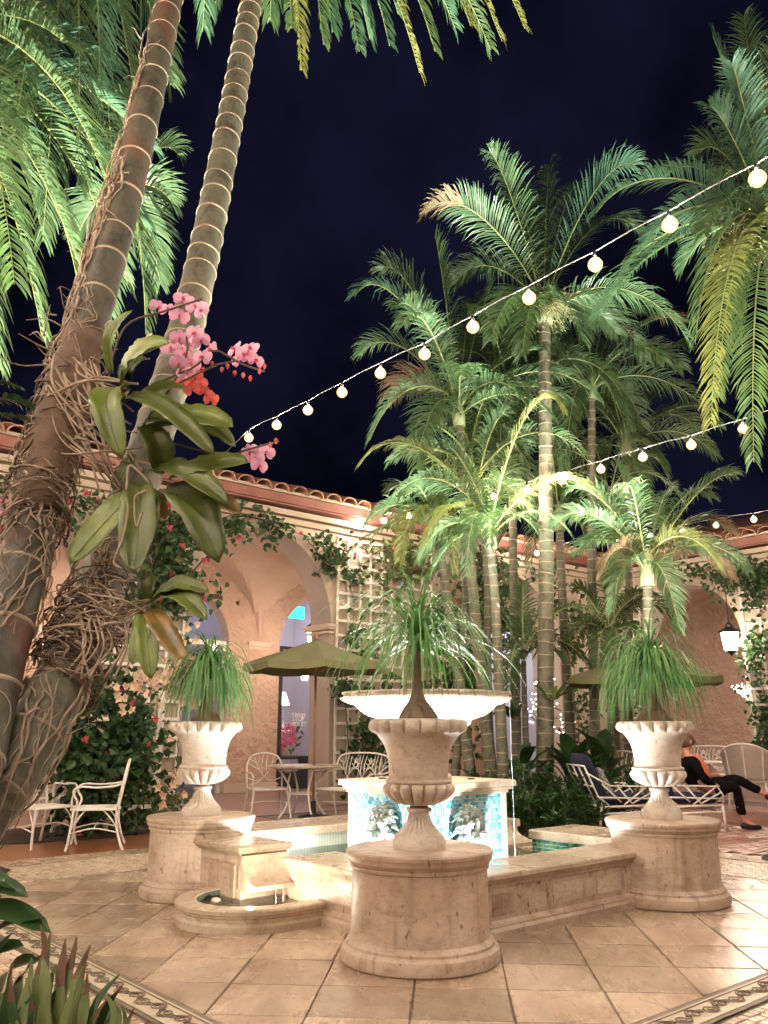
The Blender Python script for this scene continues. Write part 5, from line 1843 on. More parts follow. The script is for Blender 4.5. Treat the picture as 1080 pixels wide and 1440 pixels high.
climber('dark foliage draped under the far arch', [wallpath([(8.2, 4.5), (8.4, 3.8), (8.7, 3.2)], .25), wallpath([(7.4, 4.3), (7.8, 3.6), (7.9, 3.0), (8.0, 2.4)], .3), wallpath([(7.2, 3.5), (7.5, 2.6), (7.5, 1.8)], .3)], 700, (.10, .16), .25, mats='vine', seed=24, branches=9, base=(*WL(7.4, .3)[:2], 2.4))

# understory behind the fountain
def shrub(label, c, r, h, n, L, mats, seed, name='leafy_shrub', stiff=.5, wr=.32, group=None):
    rnd = random.Random(seed)
    t = thing(name, label, 'shrub', c, 0, group)
    st, lf = MB(), MB()
    for k in range(max(6, n // 22)):
        az_ = rnd.uniform(0, 2 * PI)
        rr = r * math.sqrt(rnd.random())
        tip = V(rr * math.cos(az_), rr * math.sin(az_), h * (1 - .45 * (rr / r) ** 2) * rnd.uniform(.6, 1.05))
        p0 = V(tip[0] * .25, tip[1] * .25, 0)
        sp = spline([p0, (p0 + tip) / 2 + V(0, 0, h * .12), tip], 10)
        st.tube(sp, [.008 * (1 - .7 * i / 10) for i in range(11)], 4)
        for j in range(22):
            q = sp[rnd.randrange(2, 11)] + rvec(rnd) * .025
            d = nrm(V(rnd.gauss(0, 1), rnd.gauss(0, 1), rnd.gauss(.1, .6)) + nrm(tip - p0) * .8)
            s = rnd.uniform(*L)
            leaf(lf, q, d, nrm(UP + rvec(rnd) * .4), s, s * wr * rnd.uniform(.8, 1.2))
    part('stems', st, M['vinestem'], t, True)
    tag(part('foliage', lf, M[mats], t, False), kind='stuff')
    return t
sh = [((722, 1158), 11.0, .42, .55), ((765, 1158), 10.7, .45, .55), ((808, 1155), 10.9, .45, .6), ((742, 1130), 11.6, .5, .8), ((790, 1128), 11.8, .5, .85), ((838, 1140), 11.9, .4, .7), ((700, 1140), 11.6, .35, .7), ((855, 1120), 12.6, .45, .9), ((680, 1130), 12.4, .4, .7)]
lbl = ['front left', 'front middle', 'front right', 'second row left', 'second row middle', 'beside the lounge chair', 'behind the plinth', 'behind the lounge chair', 'behind the lit bowl']
for k, ((px, py), Y, r, h) in enumerate(sh):
    p = P(px, py, Y)
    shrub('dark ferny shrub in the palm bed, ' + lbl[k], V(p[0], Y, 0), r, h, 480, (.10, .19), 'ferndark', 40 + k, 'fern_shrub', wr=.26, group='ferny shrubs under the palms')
# large leaved plants
def bigleaf(label, c, n, L, w, seed, mats='ferndark', h=.5, name='broad_leaf_plant'):
    rnd = random.Random(seed)
    t = thing(name, label, 'plant', c)
    for k in range(n):
        az_ = rnd.uniform(0, 2 * PI)
        el = rnd.uniform(.2, 1.2)
        hh = h * rnd.uniform(.5, 1.1)
        p0 = V(.1 * math.cos(az_), .1 * math.sin(az_), hh)
        d = V(math.cos(az_) * math.cos(el), math.sin(az_) * math.cos(el), math.sin(el))
        m_ = MB()
        m_.tube([(0, 0, 0), p0 * .6, p0], .008, 5, 1)
        blade(m_, p0, p0 + d * L * rnd.uniform(.8, 1.2) - V(0, 0, .05), w * rnd.uniform(.8, 1.2), .12, 0, 8, .2, up=UP)
        part('leaf', m_, [M[mats], M['vinestem']], t, True)
    return t
def at0(px, Y):
    return V(P(px, 1100, Y)[0], Y, 0)
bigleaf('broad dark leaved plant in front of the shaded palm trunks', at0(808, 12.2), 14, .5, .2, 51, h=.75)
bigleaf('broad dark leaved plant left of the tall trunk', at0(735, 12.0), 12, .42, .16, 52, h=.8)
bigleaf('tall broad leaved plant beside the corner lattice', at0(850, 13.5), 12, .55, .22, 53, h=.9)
bigleaf('epiphyte rosette growing halfway up the tall palm trunk', P(775, 985, 12.3), 9, .28, .09, 54, h=.04, mats='vinepale', name='trunk_epiphyte')
bigleaf('epiphyte rosette on the thin trunk left of the tall palm', P(722, 1010, 13.2), 10, .30, .09, 55, h=.04, mats='ferndark', name='trunk_epiphyte')

# foreground plants, bottom left
def strap(t, org, b, tp, Y0, Y1, w, brown=.25, wavy=.2, seed=0, dark=False):
    rnd = random.Random(seed)
    p0, p1 = P(b[0], b[1], Y0), P(tp[0], tp[1], Y1)
    d = p1 - p0
    side = nrm(np.cross(d, V(0, -1, .2)))
    nn = nrm(np.cross(side, d))
    N = 16
    m_ = MB()
    vs = []
    ww = w / FPX * Y0 * (.5 if not dark else .42)
    cur, cur2 = rnd.uniform(-.05, .05), rnd.uniform(-.02, .05)
    bnd = rnd.uniform(-.07, .07)
    for i in range(N + 1):
        tt = i / N
        c = p0 + d * tt + nn * (.05 * math.sin(tt * PI)) + side * bnd * (tt ** 2.2) + (side * cur + nn * cur2) * max(0, tt - .84) ** 1.5 * 9
        k = ww * .5 * min(1, .35 + tt * 2.2) * (1 - .92 * max(0, (tt - .72) / .28) ** 2) * (1 + wavy * math.sin(tt * 26 + seed))
        k2 = ww * .5 * min(1, .35 + tt * 2.2) * (1 - .92 * max(0, (tt - .72) / .28) ** 2) * (1 + wavy * math.sin(tt * 24 + 2 + seed))
        vs += [c - side * k + nn * k * .55, c, c + side * k2 + nn * k2 * .55]
    for i in range(N):
        mi = 1 if i / N > 1 - brown * .5 else 0
        m_.f += [(i * 3, i * 3 + 1, i * 3 + 4, i * 3 + 3), (i * 3 + 1, i * 3 + 2, i * 3 + 5, i * 3 + 4)]
        m_.m += [mi, mi]
    m_.v = [tuple(map(float, q)) for q in vs]
    o = part('leaf', m_, [M['ferndark'] if dark else M['fernleaf'], M['fernbrown']], t, True, org)
    so = o.modifiers.new('thickness', 'SOLIDIFY'); so.thickness = .002
org = V(-.86, 2.2, 0)
tf = thing('strap_leaf_fern', 'upright strap leaved fern with withered brown tips at bottom left', 'fern', org)
for i, (b, tp, w, br) in enumerate((((175, 1620), (186, 1418), 22, .14), ((150, 1610), (156, 1408), 28, .12), ((120, 1610), (138, 1402), 36, .12), ((100, 1600), (100, 1352), 34, .2), ((80, 1600), (76, 1340), 34, .12), ((60, 1590), (52, 1362), 34, .1), ((92, 1600), (122, 1330), 30, .45), ((70, 1590), (100, 1318), 26, .5), ((40, 1590), (24, 1372), 36, .08), ((10, 1590), (10, 1345), 36, .1), ((110, 1600), (84, 1322), 24, .55), ((62, 1590), (40, 1320), 30, .15), ((130, 1610), (112, 1372), 26, .3), ((20, 1590), (-10, 1390), 40, .05), ((45, 1590), (62, 1300), 24, .6), ((160, 1620), (172, 1440), 26, .2), ((85, 1600), (60, 1400), 38, .05), ((30, 1590), (35, 1420), 38, .05))):
    strap(tf, org, b, tp, 2.12 + .02 * (i % 3), 2.18 + .02 * (i % 4), w, br, seed=i)
rq = random.Random(44)
for i in range(34):
    x = rq.uniform(-30, 165)
    strap(tf, org, (x, 1620), (x + rq.uniform(-40, 45), rq.uniform(1350, 1440) + max(0, x - 60) * .45), 2.06 + rq.uniform(0, .22), 2.1 + rq.uniform(0, .2), rq.uniform(18, 30), rq.choice((.02, .05, .2, .35)), seed=100 + i, dark=rq.random() < .5)
org2 = V(-1.25, 2.45, 0)
td = thing('dark_leaf_plant', 'dark pointed leaves of a shade plant at the left edge below the trunk', 'plant', org2)
for i, (b, tp, w) in enumerate((((-40, 1290), (72, 1312), 34), ((-50, 1260), (40, 1262), 30), ((-30, 1380), (34, 1330), 30), ((0, 1420), (18, 1312), 26), ((-20, 1340), (62, 1290), 22), ((0, 1400), (52, 1350), 30), ((-20, 1420), (-4, 1340), 34), ((30, 1420), (64, 1344), 24), ((-40, 1240), (20, 1250), 22), ((10, 1440), (30, 1380), 36))):
    p0, p1 = P(b[0], b[1], 2.5), P(tp[0], tp[1], 2.38)
    m_ = MB()
    blade(m_, p0, p1, w / FPX * 2.4 * 1.1, .14, 0, 9, .3, up=V(0, -.5, .8), shape=.35)
    part('leaf', m_, M['ferndark'], td, True, org2)
m_ = MB()
for k in range(6):
    m_.tube(spline([org2 + V(0, 0, 0), P(-40, 1400 - 20 * k, 2.5), P(-30 + 6 * k, 1380 - 24 * k, 2.5)], 8), .008, 5)
part('stems', m_, M['vinestem'], td, True, org2)
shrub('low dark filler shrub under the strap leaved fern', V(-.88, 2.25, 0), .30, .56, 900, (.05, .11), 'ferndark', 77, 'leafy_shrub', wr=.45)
# dark fern-like leaf reaching in at left beside the trunk
orgq = P(-30, 580, 3.2)
tq = thing('hanging_fern', 'dark fern leaf at the left edge beside the root tangle', 'fern', orgq)
for i, (b, tp) in enumerate((((-40, 560), (48, 575)), ((-40, 590), (40, 592)), ((-40, 540), (30, 548)))):
    add_frond(tq, orgq, P(*b, 3.1), P(*tp, 3.05), .1, nl=16, ll=.06, wid=.022, mats=('ferndark', 'vinestem'), drop=.5, rach=.004)
# ================================================================== furniture
def chair_parts(wd=.52, bench=False):
    h = wd / 2
    out = {}
    m_ = MB()
    arch = [(-h, .22, .40), (-h - .005, .25, .58), (-h + .0, .28, .74), (-h + .05, .30, .86), (-h + .14, .31, .905)] + ([(-h * .3, .315, .93), (h * .3, .315, .93)] if bench else [(0, .315, .925)]) + [(h - .14, .31, .905), (h - .05, .30, .86), (h, .28, .74), (h + .005, .25, .58), (h, .22, .40)]
    m_.tube(spline(arch, 30), .014, 7)
    out['back_frame'] = m_
    m_ = MB()
    def yb(z):
        return .22 + .095 * min(1, (z - .40) / .5)
    def br(pts, r=.009):
        m_.tube(spline([(x, yb(z), z) for x, z in pts], 10), [r * (1 - .35 * i / 10) for i in range(11)], 5)
    cs = [0] if not bench else [-h * .55, 0, h * .55]
    hw = h if not bench else h * .48
    for c in cs:
        br([(c - hw * .8, .46), (c - hw * .4, .50), (c, .58), (c + hw * .35, .70), (c + hw * .55, .86)])
        br([(c + hw * .8, .46), (c + hw * .4, .50), (c, .58), (c - hw * .35, .70), (c - hw * .55, .86)])
        br([(c - hw * .12, .62), (c - hw * .15, .74), (c - hw * .05, .90)])
        br([(c + hw * .14, .63), (c + hw * .12, .76), (c + hw * .22, .89)])
        br([(c + hw * .28, .68), (c + hw * .6, .72), (c + hw * .9, .78)])
        br([(c - hw * .28, .68), (c - hw * .6, .72), (c - hw * .9, .78)])
        br([(c - hw * .4, .74), (c - hw * .28, .84), (c - hw * .3, .895)], .007)
        br([(c + hw * .40, .76), (c + hw * .70, .82), (c + hw * .80, .85)], .007)
        br([(c - hw * .45, .78), (c - hw * .72, .82), (c - hw * .82, .85)], .007)
        br([(c - hw * .95, .56), (c - hw * .5, .52), (c - hw * .2, .545)], .008)
        br([(c + hw * .95, .56), (c + hw * .5, .52), (c + hw * .2, .545)], .008)
    out['back_branches'] = m_
    m_ = MB()
    rim = [(-h, .22, .415), (-h - .01, .0, .415), (-h + .01, -.20, .415), (-h + .06, -.25, .415), (0, -.265, .415), (h - .06, -.25, .415), (h - .01, -.20, .415), (h + .01, 0, .415), (h, .22, .415), (0, .24, .415), (-h, .22, .415)]
    m_.tube(spline(rim, 44), .012, 6)
    n = int(wd / .055)
    for i in range(-4, n + 4):
        for s in (-1, 1):
            x0 = -h + i * .055 * 1.15
            a, b = V(x0, -.24, .418), V(x0 + s * .30, .22, .418)
            for t0 in ():
                pass
            # clip to the seat
            pts = [a + (b - a) * k / 12 for k in range(13)]
            pts = [p for p in pts if abs(p[0]) < h - .012]
            if len(pts) > 1:
                m_.tube([pts[0], pts[-1]], .006, 4)
    out['seat'] = m_
    for s in (-1, 1):
        m_ = MB()
        m_.tube(spline([(s * (h - .01), .275, .68), (s * (h + .02), .16, .655), (s * (h + .03), 0, .645), (s * (h + .03), -.14, .655), (s * (h + .02), -.22, .635), (s * (h + .0), -.235, .58), (s * (h - .0), -.19, .50), (s * (h - .02), -.21, .415)], 24), .012, 6)
        out['arm' + str(s)] = m_
        m_ = MB()
        m_.tube(spline([(s * (h - .02), -.22, .41), (s * (h + .0), -.235, .25), (s * (h + .02), -.25, .1), (s * (h + .035), -.27, .0)], 14), [.014] * 15, 6)
        m_.tube(spline([(s * (h - .03), -.10, .41), (s * (h - .01), -.17, .33), (s * (h), -.225, .24)], 8), .009, 5)
        out['legf' + str(s)] = m_
        m_ = MB()
        m_.tube(spline([(s * (h - .01), .22, .42), (s * (h), .23, .25), (s * (h + .01), .27, .1), (s * (h + .03), .31, .0)], 14), [.014] * 15, 6)
        m_.tube(spline([(s * (h - .03), .08, .41), (s * (h - .01), .16, .33), (s * (h), .225, .24)], 8), .009, 5)
        out['legb' + str(s)] = m_
    m_ = MB()
    for s in (-1, 1):
        m_.tube(spline([(s * (h + .012), -.242, .18), (s * h, 0, .225), (s * (h + .01), .25, .18)], 10), .008, 5)
    m_.tube(spline([(-h, .0, .22), (0, .0, .235), (h, .0, .22)], 8), .008, 5)
    out['stretcher'] = m_
    return out
def chair_meshes(wd, bench=False):
    d = chair_parts(wd, bench)
    res = []
    for k, m_ in d.items():
        nm = 'leg' if k.startswith('leg') else ('armrest' if k.startswith('arm') else k)
        res.append((nm, m_.mesh(nm, M['iron'], True)))
    return res
CH = chair_meshes(.54)
BE = chair_meshes(1.08, True)
def place(name, meshes, label, cat, loc, rz, group=None, s=1.0):
    t = thing(name, label, cat, loc, rz, group)
    t.scale = (s, s, s)
    for n_, me in meshes:
        link(n_, me, t)
    return t
GC = 'white branch pattern iron chairs'
# a chair's front faces local -y
place('iron_chair', CH, 'white branch back iron chair facing left beside the climber, rightmost of the left three', 'chair', G(132, 1192), -PI / 2 + .25, GC, 1.0)
place('iron_chair', CH, 'white iron chair partly behind the near trunk, leftmost of the left three', 'chair', G(52, 1190), PI / 2 - .5, GC, 1.0)
place('iron_chair', CH, 'white iron chair with back turned at the middle of the left three', 'chair', G(92, 1170), PI * .95, GC, 1.0)
place('iron_chair', CH, 'white iron chair left of the umbrella table facing the camera', 'chair', G(375, 1150), .35, GC, .98)
place('iron_bench', BE, 'white branch back iron bench right of the umbrella table', 'bench', G(492, 1152), -1.05 + .35, None, .98)
# round table and umbrella
tb = G(425, 1150)
t = thing('round_table', 'round table with pale top and curved iron legs under the green umbrella', 'table', tb)
m_ = MB(); m_.lathe([(.001, .70), (.50, .70), (.53, .705), (.545, .72), (.54, .735), (.50, .742), (.04, .742)], 40, closed=True)
part('table_top', m_, M['trav_top'], t, True)
for k in range(4):
    an = .5 + k * PI / 2
    c, s = math.cos(an), math.sin(an)
    m_ = MB(); m_.tube(spline([(c * .40, s * .40, .70), (c * .30, s * .30, .58), (c * .20, s * .20, .38), (c * .26, s * .26, .16), (c * .38, s * .38, .0)], 20), .016, 6)
    part('leg', m_, M['iron'], t, True)
m_ = MB(); m_.tube([(.21 * math.cos(a), .21 * math.sin(a), .34) for a in np.linspace(0, 2 * PI, 25)], .010, 5)
part('stretcher', m_, M['iron'], t, True)
def umbrella(label, loc, r, zr, za, rz=0, seed=1):
    t = thing('patio_umbrella', label, 'umbrella', loc, rz, 'olive green patio umbrellas')
    m_ = MB(); m_.tube([(0, 0, .0), (0, 0, za - .02)], .020, 10); part('pole', m_, M['wood'], t, True)
    n = 8
    m_ = MB()
    N = 6
    vs = [(0, 0, za)]
    for i in range(1, N + 1):
        f = i / N
        for k in range(n * 4):
            an = 2 * PI * k / (n * 4)
            j = (k % 4) / 4
            edge = math.cos(PI / n) / math.cos((an % (2 * PI / n)) - PI / n)
            rr = r * f * edge
            sag = .035 * f * math.sin(PI * j)
            vs.append((rr * math.cos(an), rr * math.sin(an), za - (za - zr) * f ** .92 - sag))
    q = n * 4
    fs = [(0, 1 + k, 1 + (k + 1) % q) for k in range(q)]
    for i in range(N - 1):
        for k in range(q):
            fs.append((1 + i * q + k, 1 + (i + 1) * q + k, 1 + (i + 1) * q + (k + 1) % q, 1 + i * q + (k + 1) % q))
    m_.add(vs, fs)
    o = part('canopy', m_, M['canvas'], t, False)
    so = o.modifiers.new('thickness', 'SOLIDIFY'); so.thickness = .006
    m_ = MB()
    last = [vs[1 + (N - 1) * q + k] for k in range(q)]
    vv = [p for p in last] + [(p[0] * 1.005, p[1] * 1.005, p[2] - .10) for p in last]
    m_.add(vv, [(k, (k + 1) % q, q + (k + 1) % q, q + k) for k in range(q)])
    part('valance', m_, M['canvas'], t)
    for k in range(n):
        an = 2 * PI * k / n
        c, s = math.cos(an), math.sin(an)
        m_ = MB(); m_.tube([(.03 * c, .03 * s, za - .05), (r * .97 * c, r * .97 * s, zr - .005)], .008, 4)
        m_.tube([(.03 * c, .03 * s, zr - .12), (r * .55 * c, r * .55 * s, zr + (za - zr) * .42 - .02)], .007, 4)
        part('rib', m_, M['wood'], t)
    m_ = MB(); m_.lathe([(.035, zr - .16), (.04, zr - .13), (.035, zr - .10)], 10); part('hub', m_, M['wood'], t, True)
    m_ = MB(); m_.lathe([(.02, za - .01), (.03, za + .02), (.015, za + .06), (.002, za + .07)], 10); part('finial', m_, M['wood'], t, True)
    m_ = MB(); m_.lathe([(.22, 0), (.22, .05), (.05, .08), (.035, .25)], 20); part('base', m_, M['black'], t, True)
    return t
umbrella('olive green patio umbrella open over the round table', G(440, 1152), 1.08, 2.20, 2.58, .2)
p = at0(912, 13.6)
umbrella('olive green patio umbrella half hidden behind the right ponytail palm', p, 1.22, 2.04, 2.46, .25)

# lounge chairs with navy cushions
def lounge(label, loc, rz, cushion=True, pillow=True):
    t = thing('lounge_chair', label, 'lounge chair', loc, rz, 'white metal lounge chairs')
    def tb_(name, paths, r=.014):
        m_ = MB()
        for p_ in paths: m_.tube(p_, r, 6)
        part(name, m_, M['iron'], t, True)
    w = .34
    tb_('seat_frame', [[(-w, -.36, .32), (w, -.36, .32), (w, .32, .30), (-w, .32, .30), (-w, -.36, .32)], [(-w, -.36, .24), (w, -.36, .24)], [(-w, -.36, .24), (-w, .30, .22)], [(w, -.36, .24), (w, .30, .22)]])
    for sx in (-1, 1):
        tb_('leg', [[(sx * w, -.36, .32), (sx * w, -.38, 0)]], .016)
        tb_('leg', [[(sx * w, .32, .30), (sx * w, .36, 0)]], .016)
        ap = [[(sx * w, .50, .72), (sx * (w + .02), .20, .56), (sx * (w + .03), -.30, .55), (sx * w, -.38, .44), (sx * w, -.36, .32)]]
        # diagonal fretwork below the arm
        x = sx * (w + .01)
        ap += [[(x, .38, .44), (x, .22, .32)], [(x, .10, .55), (x, -.10, .32)], [(x, -.30, .55), (x, .02, .33)], [(x, .30, .58), (x, .06, .36)], [(x, -.08, .34), (x, -.36, .48)], [(x, .38, .42), (x, -.36, .40)]]
        tb_('armrest', ap, .011)
    tb_('back_frame', [[(-w, .30, .30), (-w, .52, .80), (w, .52, .80), (w, .30, .30)], [(-w, .41, .55), (w, .41, .55)], [(-w * .33, .30, .30), (-w * .33, .52, .80)], [(w * .33, .30, .30), (w * .33, .52, .80)]], .013)
    def cushion_mesh(c, d, tilt, name, mat, puff=.35):
        m_ = MB()
        N = 10
        vs = []
        for sgn in (-1, 1):
            for i in range(N + 1):
                for j in range(N + 1):
                    u, v = -1 + 2 * i / N, -1 + 2 * j / N
                    su = math.copysign(abs(u) ** .8, u)
                    z = sgn * d[2] / 2 * ((1 - u ** 6) * (1 - v ** 6)) ** .5
                    vs.append((u * d[0] / 2, v * d[1] / 2, z))
        n = (N + 1) ** 2
        fs = []
        for s_ in range(2):
            for i in range(N):
                for j in range(N):
                    a = s_ * n + i * (N + 1) + j
                    q = (a, a + N + 1, a + N + 2, a + 1)
                    fs.append(q if s_ else q[::-1])
        m_.add(vs, fs)
        o = part(name, m_, mat, t, True)
        o.location = c
        o.rotation_euler = (tilt, 0, 0)
        return o
    if cushion:
        cushion_mesh((0, -.03, .385), (.62, .66, .13), 0, 'seat_cushion', M['navy'])
        cushion_mesh((0, .36, .66), (.60, .62, .14), math.radians(68), 'back_cushion', M['navy'])
    if pillow:
        cushion_mesh((.02, .20, .60), (.42, .40, .13), math.radians(62), 'throw_pillow', M['pillow'])
    return t
def pillowmat():
    m, nt, b, out = nodes('patterned_pillow')
    v = nt.nodes.new('ShaderNodeTexVoronoi')
    v.inputs['Scale'].default_value = 14
    v.inputs['Randomness'].default_value = 0.0
    t_ = nt.nodes.new('ShaderNodeTexCoord')
    nt.links.new(t_.outputs['Object'], v.inputs['Vector'])
    r = ramp(nt, [(0, (.5, .47, .44)), (.30, (.03, .035, .09)), (.45, (.5, .47, .44)), (.7, (.03, .035, .09))])
    r.color_ramp.interpolation = 'CONSTANT'
    nt.links.new(v.outputs['Distance'], r.inputs[0])
    nt.links.new(r.outputs[0], b.inputs['Base Color'])
    b.inputs['Roughness'].default_value = .85
    return m
M['pillow'] = pillowmat()
lp = G(868, 1166)
lounge('white fretwork lounge chair with navy cushions left of the right urn', lp, PI / 2 + .12)
Yp = 11.75
def px2(px, z=0.0):
    p = P(px, 1100, Yp)
    return V(p[0], Yp, z)
mp = px2(962)
lounge('white fretwork lounge chair under the seated person', V(mp[0] - .02, mp[1], 0), PI / 2 + .05, True, False)

# ------------------------------------------------------------------ the seated person
def skinobj(name, verts, edges, mat, parent, sub=2, root=0):
    me = bpy.data.meshes.new(name)
    me.from_pydata([v[:3] for v in verts], edges, [])
    o = link(name, me, parent)
    me.materials.append(mat)
    sk = o.modifiers.new('skin', 'SKIN')
    sk.use_smooth_shade = True
    for i, v in enumerate(verts):
        d = me.skin_vertices[0].data[i]
        r = v[3]
        d.radius = r if isinstance(r, tuple) else (r, r)
        d.use_root = (i == root)
    ss = o.modifiers.new('sub', 'SUBSURF')
    ss.levels = sub; ss.render_levels = sub
    return o
pp = thing('person', 'person in black suit and coral shirt sitting with crossed legs on lounge chair', 'person', (mp[0] + .12, mp[1], 0))
# local: +x is where the person faces, y towards the back of the scene
hip = (.10, 0, .47)
kL, aL, tLf = (.52, -.10, .54), (.56, -.10, .12), (.74, -.12, .035)      # planted leg
kR, aR, tRf = (.60, .06, .62), (.90, -.02, .44), (1.06, -.06, .40)       # crossed leg
body_v = [(*hip, .13), (.02, 0, .66, .135), (-.05, 0, .86, .13), (-.06, 0, .95, .06), (-.05, 0, 1.01, .055), (-.02, 0, 1.09, .085), (-.01, 0, 1.15, .075),
          (.30, -.10, .51, .085), (*kL, .062), (*aL, .035), (*tLf, .03),
          (.34, .08, .55, .085), (*kR, .062), (*aR, .035), (*tRf, .03),
          (-.05, -.18, .85, .06), (.06, -.24, .64, .045), (.26, -.16, .53, .032), (.33, -.13, .52, .028),
          (-.05, .18, .85, .06), (.08, .24, .66, .045), (.32, .14, .66, .032), (.40, .10, .66, .028)]
body_e = [(0, 1), (1, 2), (2, 3), (3, 4), (4, 5), (5, 6), (0, 7), (7, 8), (8, 9), (9, 10), (0, 11), (11, 12), (12, 13), (13, 14), (2, 15), (15, 16), (16, 17), (17, 18), (2, 19), (19, 20), (20, 21), (21, 22)]
skinobj('body', body_v, body_e, M['skin'], pp)
skinobj('trousers', [(*hip, .15), (.30, -.10, .51, .098), (kL[0], kL[1], kL[2], .075), (.55, -.10, .32, .062), (.56, -.10, .17, .058), (.34, .08, .55, .098), (kR[0], kR[1], kR[2], .075), (.76, .02, .53, .060), (.87, -.01, .46, .055)], [(0, 1), (1, 2), (2, 3), (3, 4), (0, 5), (5, 6), (6, 7), (7, 8)], M['suit'], pp)
skinobj('jacket', [(.07, 0, .52, .15), (.01, 0, .68, .155), (-.06, 0, .85, .145), (-.075, 0, .92, .085), (-.06, -.19, .85, .075), (.06, -.25, .64, .060), (.22, -.18, .545, .046), (-.06, .19, .85, .075), (.08, .25, .66, .060), (.28, .16, .66, .046)], [(0, 1), (1, 2), (2, 3), (2, 4), (4, 5), (5, 6), (2, 7), (7, 8), (8, 9)], M['suit'], pp)
skinobj('shirt', [(.15, -.07, .56, .075), (.12, -.085, .70, .085), (.065, -.085, .84, .078), (-.01, -.045, .93, .060)], [(0, 1), (1, 2), (2, 3)], M['coral'], pp)
m_ = MB(); m_.lathe([(.001, .115), (.05, .105), (.086, .07), (.099, .02), (.097, -.03), (.085, -.05)], 16, closed=False)
o = part('hair', m_, M['hair'], pp, True); o.location = (-.035, 0, 1.09); o.rotation_euler = (0, -.35, 0)
for nm, v in (('shoe', [(.52, -.10, .05, .042), (.60, -.105, .045, .045), (.70, -.115, .038, .042), (.79, -.125, .030, .026)]), ('shoe', [(.90, -.03, .40, .040), (.95, -.045, .40, .045), (1.03, -.065, .42, .042), (1.12, -.08, .45, .026)])):
    skinobj(nm, v, [(0, 1), (1, 2), (2, 3)], M['shoe'], pp)
wr = bpy.data.textures.new('cloth_wrinkle', 'CLOUDS')
wr.noise_scale = .06
for o in pp.children:
    if o.name.split('.')[0] in ('jacket', 'trousers', 'shirt'):
        dm = o.modifiers.new('folds', 'DISPLACE')
        dm.texture = wr; dm.strength = .035; dm.mid_level = .5
# fingers of the two hands
for hx, hy, hz, dy in ((.33, -.13, .52, .03), (.40, .10, .66, -.03)):
    for k, (L, o_) in enumerate(((.065, -.028), (.075, -.010), (.072, .008), (.058, .026))):
        skinobj('finger', [(hx - .01, hy + o_ * .8, hz, .010), (hx + L * .5, hy + o_, hz - .006, .009), (hx + L, hy + o_, hz - .03, .007)], [(0, 1), (1, 2)], M['skin'], pp, 1)
    skinobj('finger', [(hx - .03, hy + dy, hz, .011), (hx + .0, hy + dy * 1.7, hz - .01, .009), (hx + .03, hy + dy * 1.8, hz - .02, .007)], [(0, 1), (1, 2)], M['skin'], pp, 1)
# face details
m_ = MB(); m_.tube([(.045, 0, 1.10), (.085, -.003, 1.075), (.075, -.003, 1.06)], [.012, .016, .012], 6); part('nose', m_, M['skin'], pp, True)
m_ = MB()
for s in (-1, 1): m_.lathe([(.001, .010), (.008, .006), (.010, 0), (.008, -.006), (.001, -.010)], 8, c=(.062, s * .03, 1.105))
part('eyes', m_, M['black'], pp, True)
m_ = MB(); m_.tube([(.060, -.025, 1.035), (.072, 0, 1.035), (.060, .025, 1.035)], .006, 5); part('mouth', m_, M['coral'], pp, True)
for s in (-1, 1):
    m_ = MB(); m_.lathe([(.012, -.03), (.020, -.01), (.022, .015), (.012, .03)], 8, c=(-.02, s * .085, 1.09)); part('ear', m_, M['skin'], pp, True)

# wicker armchair at the right edge
def wicker(label, loc, rz, mat='rattan', name='wicker_chair', s=1.0):
    t = thing(name, label, 'chair', loc, rz)
    t.scale = (s, s, s)
    m_ = MB()
    N = 16
    vs, fs = [], []
    for j in range(9):
        f = j / 8
        z = .42 + f * (.50)
        for i in range(N + 1):
            an = PI * (.0 + 1.0 * i / N)
            r = .30 + .05 * f
            zz = .42 + (z - .42) * (.62 + .38 * math.sin(an) ** 1.2)
            vs.append((r * math.cos(an), (.28 + .1 * f) * math.sin(an) - .02, zz))
    for j in range(8):
        for i in range(N):
            fs.append((j * (N + 1) + i, j * (N + 1) + i + 1, (j + 1) * (N + 1) + i + 1, (j + 1) * (N + 1) + i))
    m_.add(vs, fs)
    o = part('woven_back', m_, M[mat], t, True)
    so = o.modifiers.new('thickness', 'SOLIDIFY'); so.thickness = .018
    m_ = MB(); m_.tube([vs[8 * (N + 1) + i] for i in range(N + 1)], .018, 7)
    for i in (0, 4, 8, 12, 16):
        m_.tube([vs[j * (N + 1) + i] for j in range(9)], .012, 5)
    part('back_frame', m_, M['iron'], t, True)
    m_ = MB(); m_.lathe([(.001, .38), (.29, .38), (.31, .40), (.30, .425), (.001, .43)], 28, closed=False); part('seat', m_, M[mat], t, True)
    for sx in (-1, 1):
        for y in (-.2, .2):
            m_ = MB(); m_.tube([(sx * .24, y, .40), (sx * .26, y * 1.1, 0)], .016, 6); part('leg', m_, M['iron'], t, True)
    return t
wicker('pale wicker armchair at the right edge beyond the crossed feet', at0(1054, 14.2), 2.6, s=1.12)
wicker('white wicker chair behind the seated person', at0(985, 15.2), 1.2, 'iron', s=1.0)
place('iron_bench', BE, 'pale bench against the right arcade wall behind the person', 'bench', at0(998, 17.2), -.6, None, 1.0)
place('iron_chair', CH, 'pale iron chair in the shade behind the left of the right urn', 'chair', at0(878, 13.6), -.3, GC, 1.0)
t = thing('side_table', 'small pale side table near the right arcade arch', 'table', at0(1000, 16.2))
m_ = MB(); m_.lathe([(.001, .66), (.42, .66), (.44, .675), (.42, .69), (.001, .69)], 28, closed=False); part('table_top', m_, M['iron'], t, True)
m_ = MB(); m_.tube([(0, 0, 0), (0, 0, .66)], .03, 8); m_.lathe([(.22, 0), (.2, .02), (.04, .05)], 16); part('stand', m_, M['iron'], t, True)
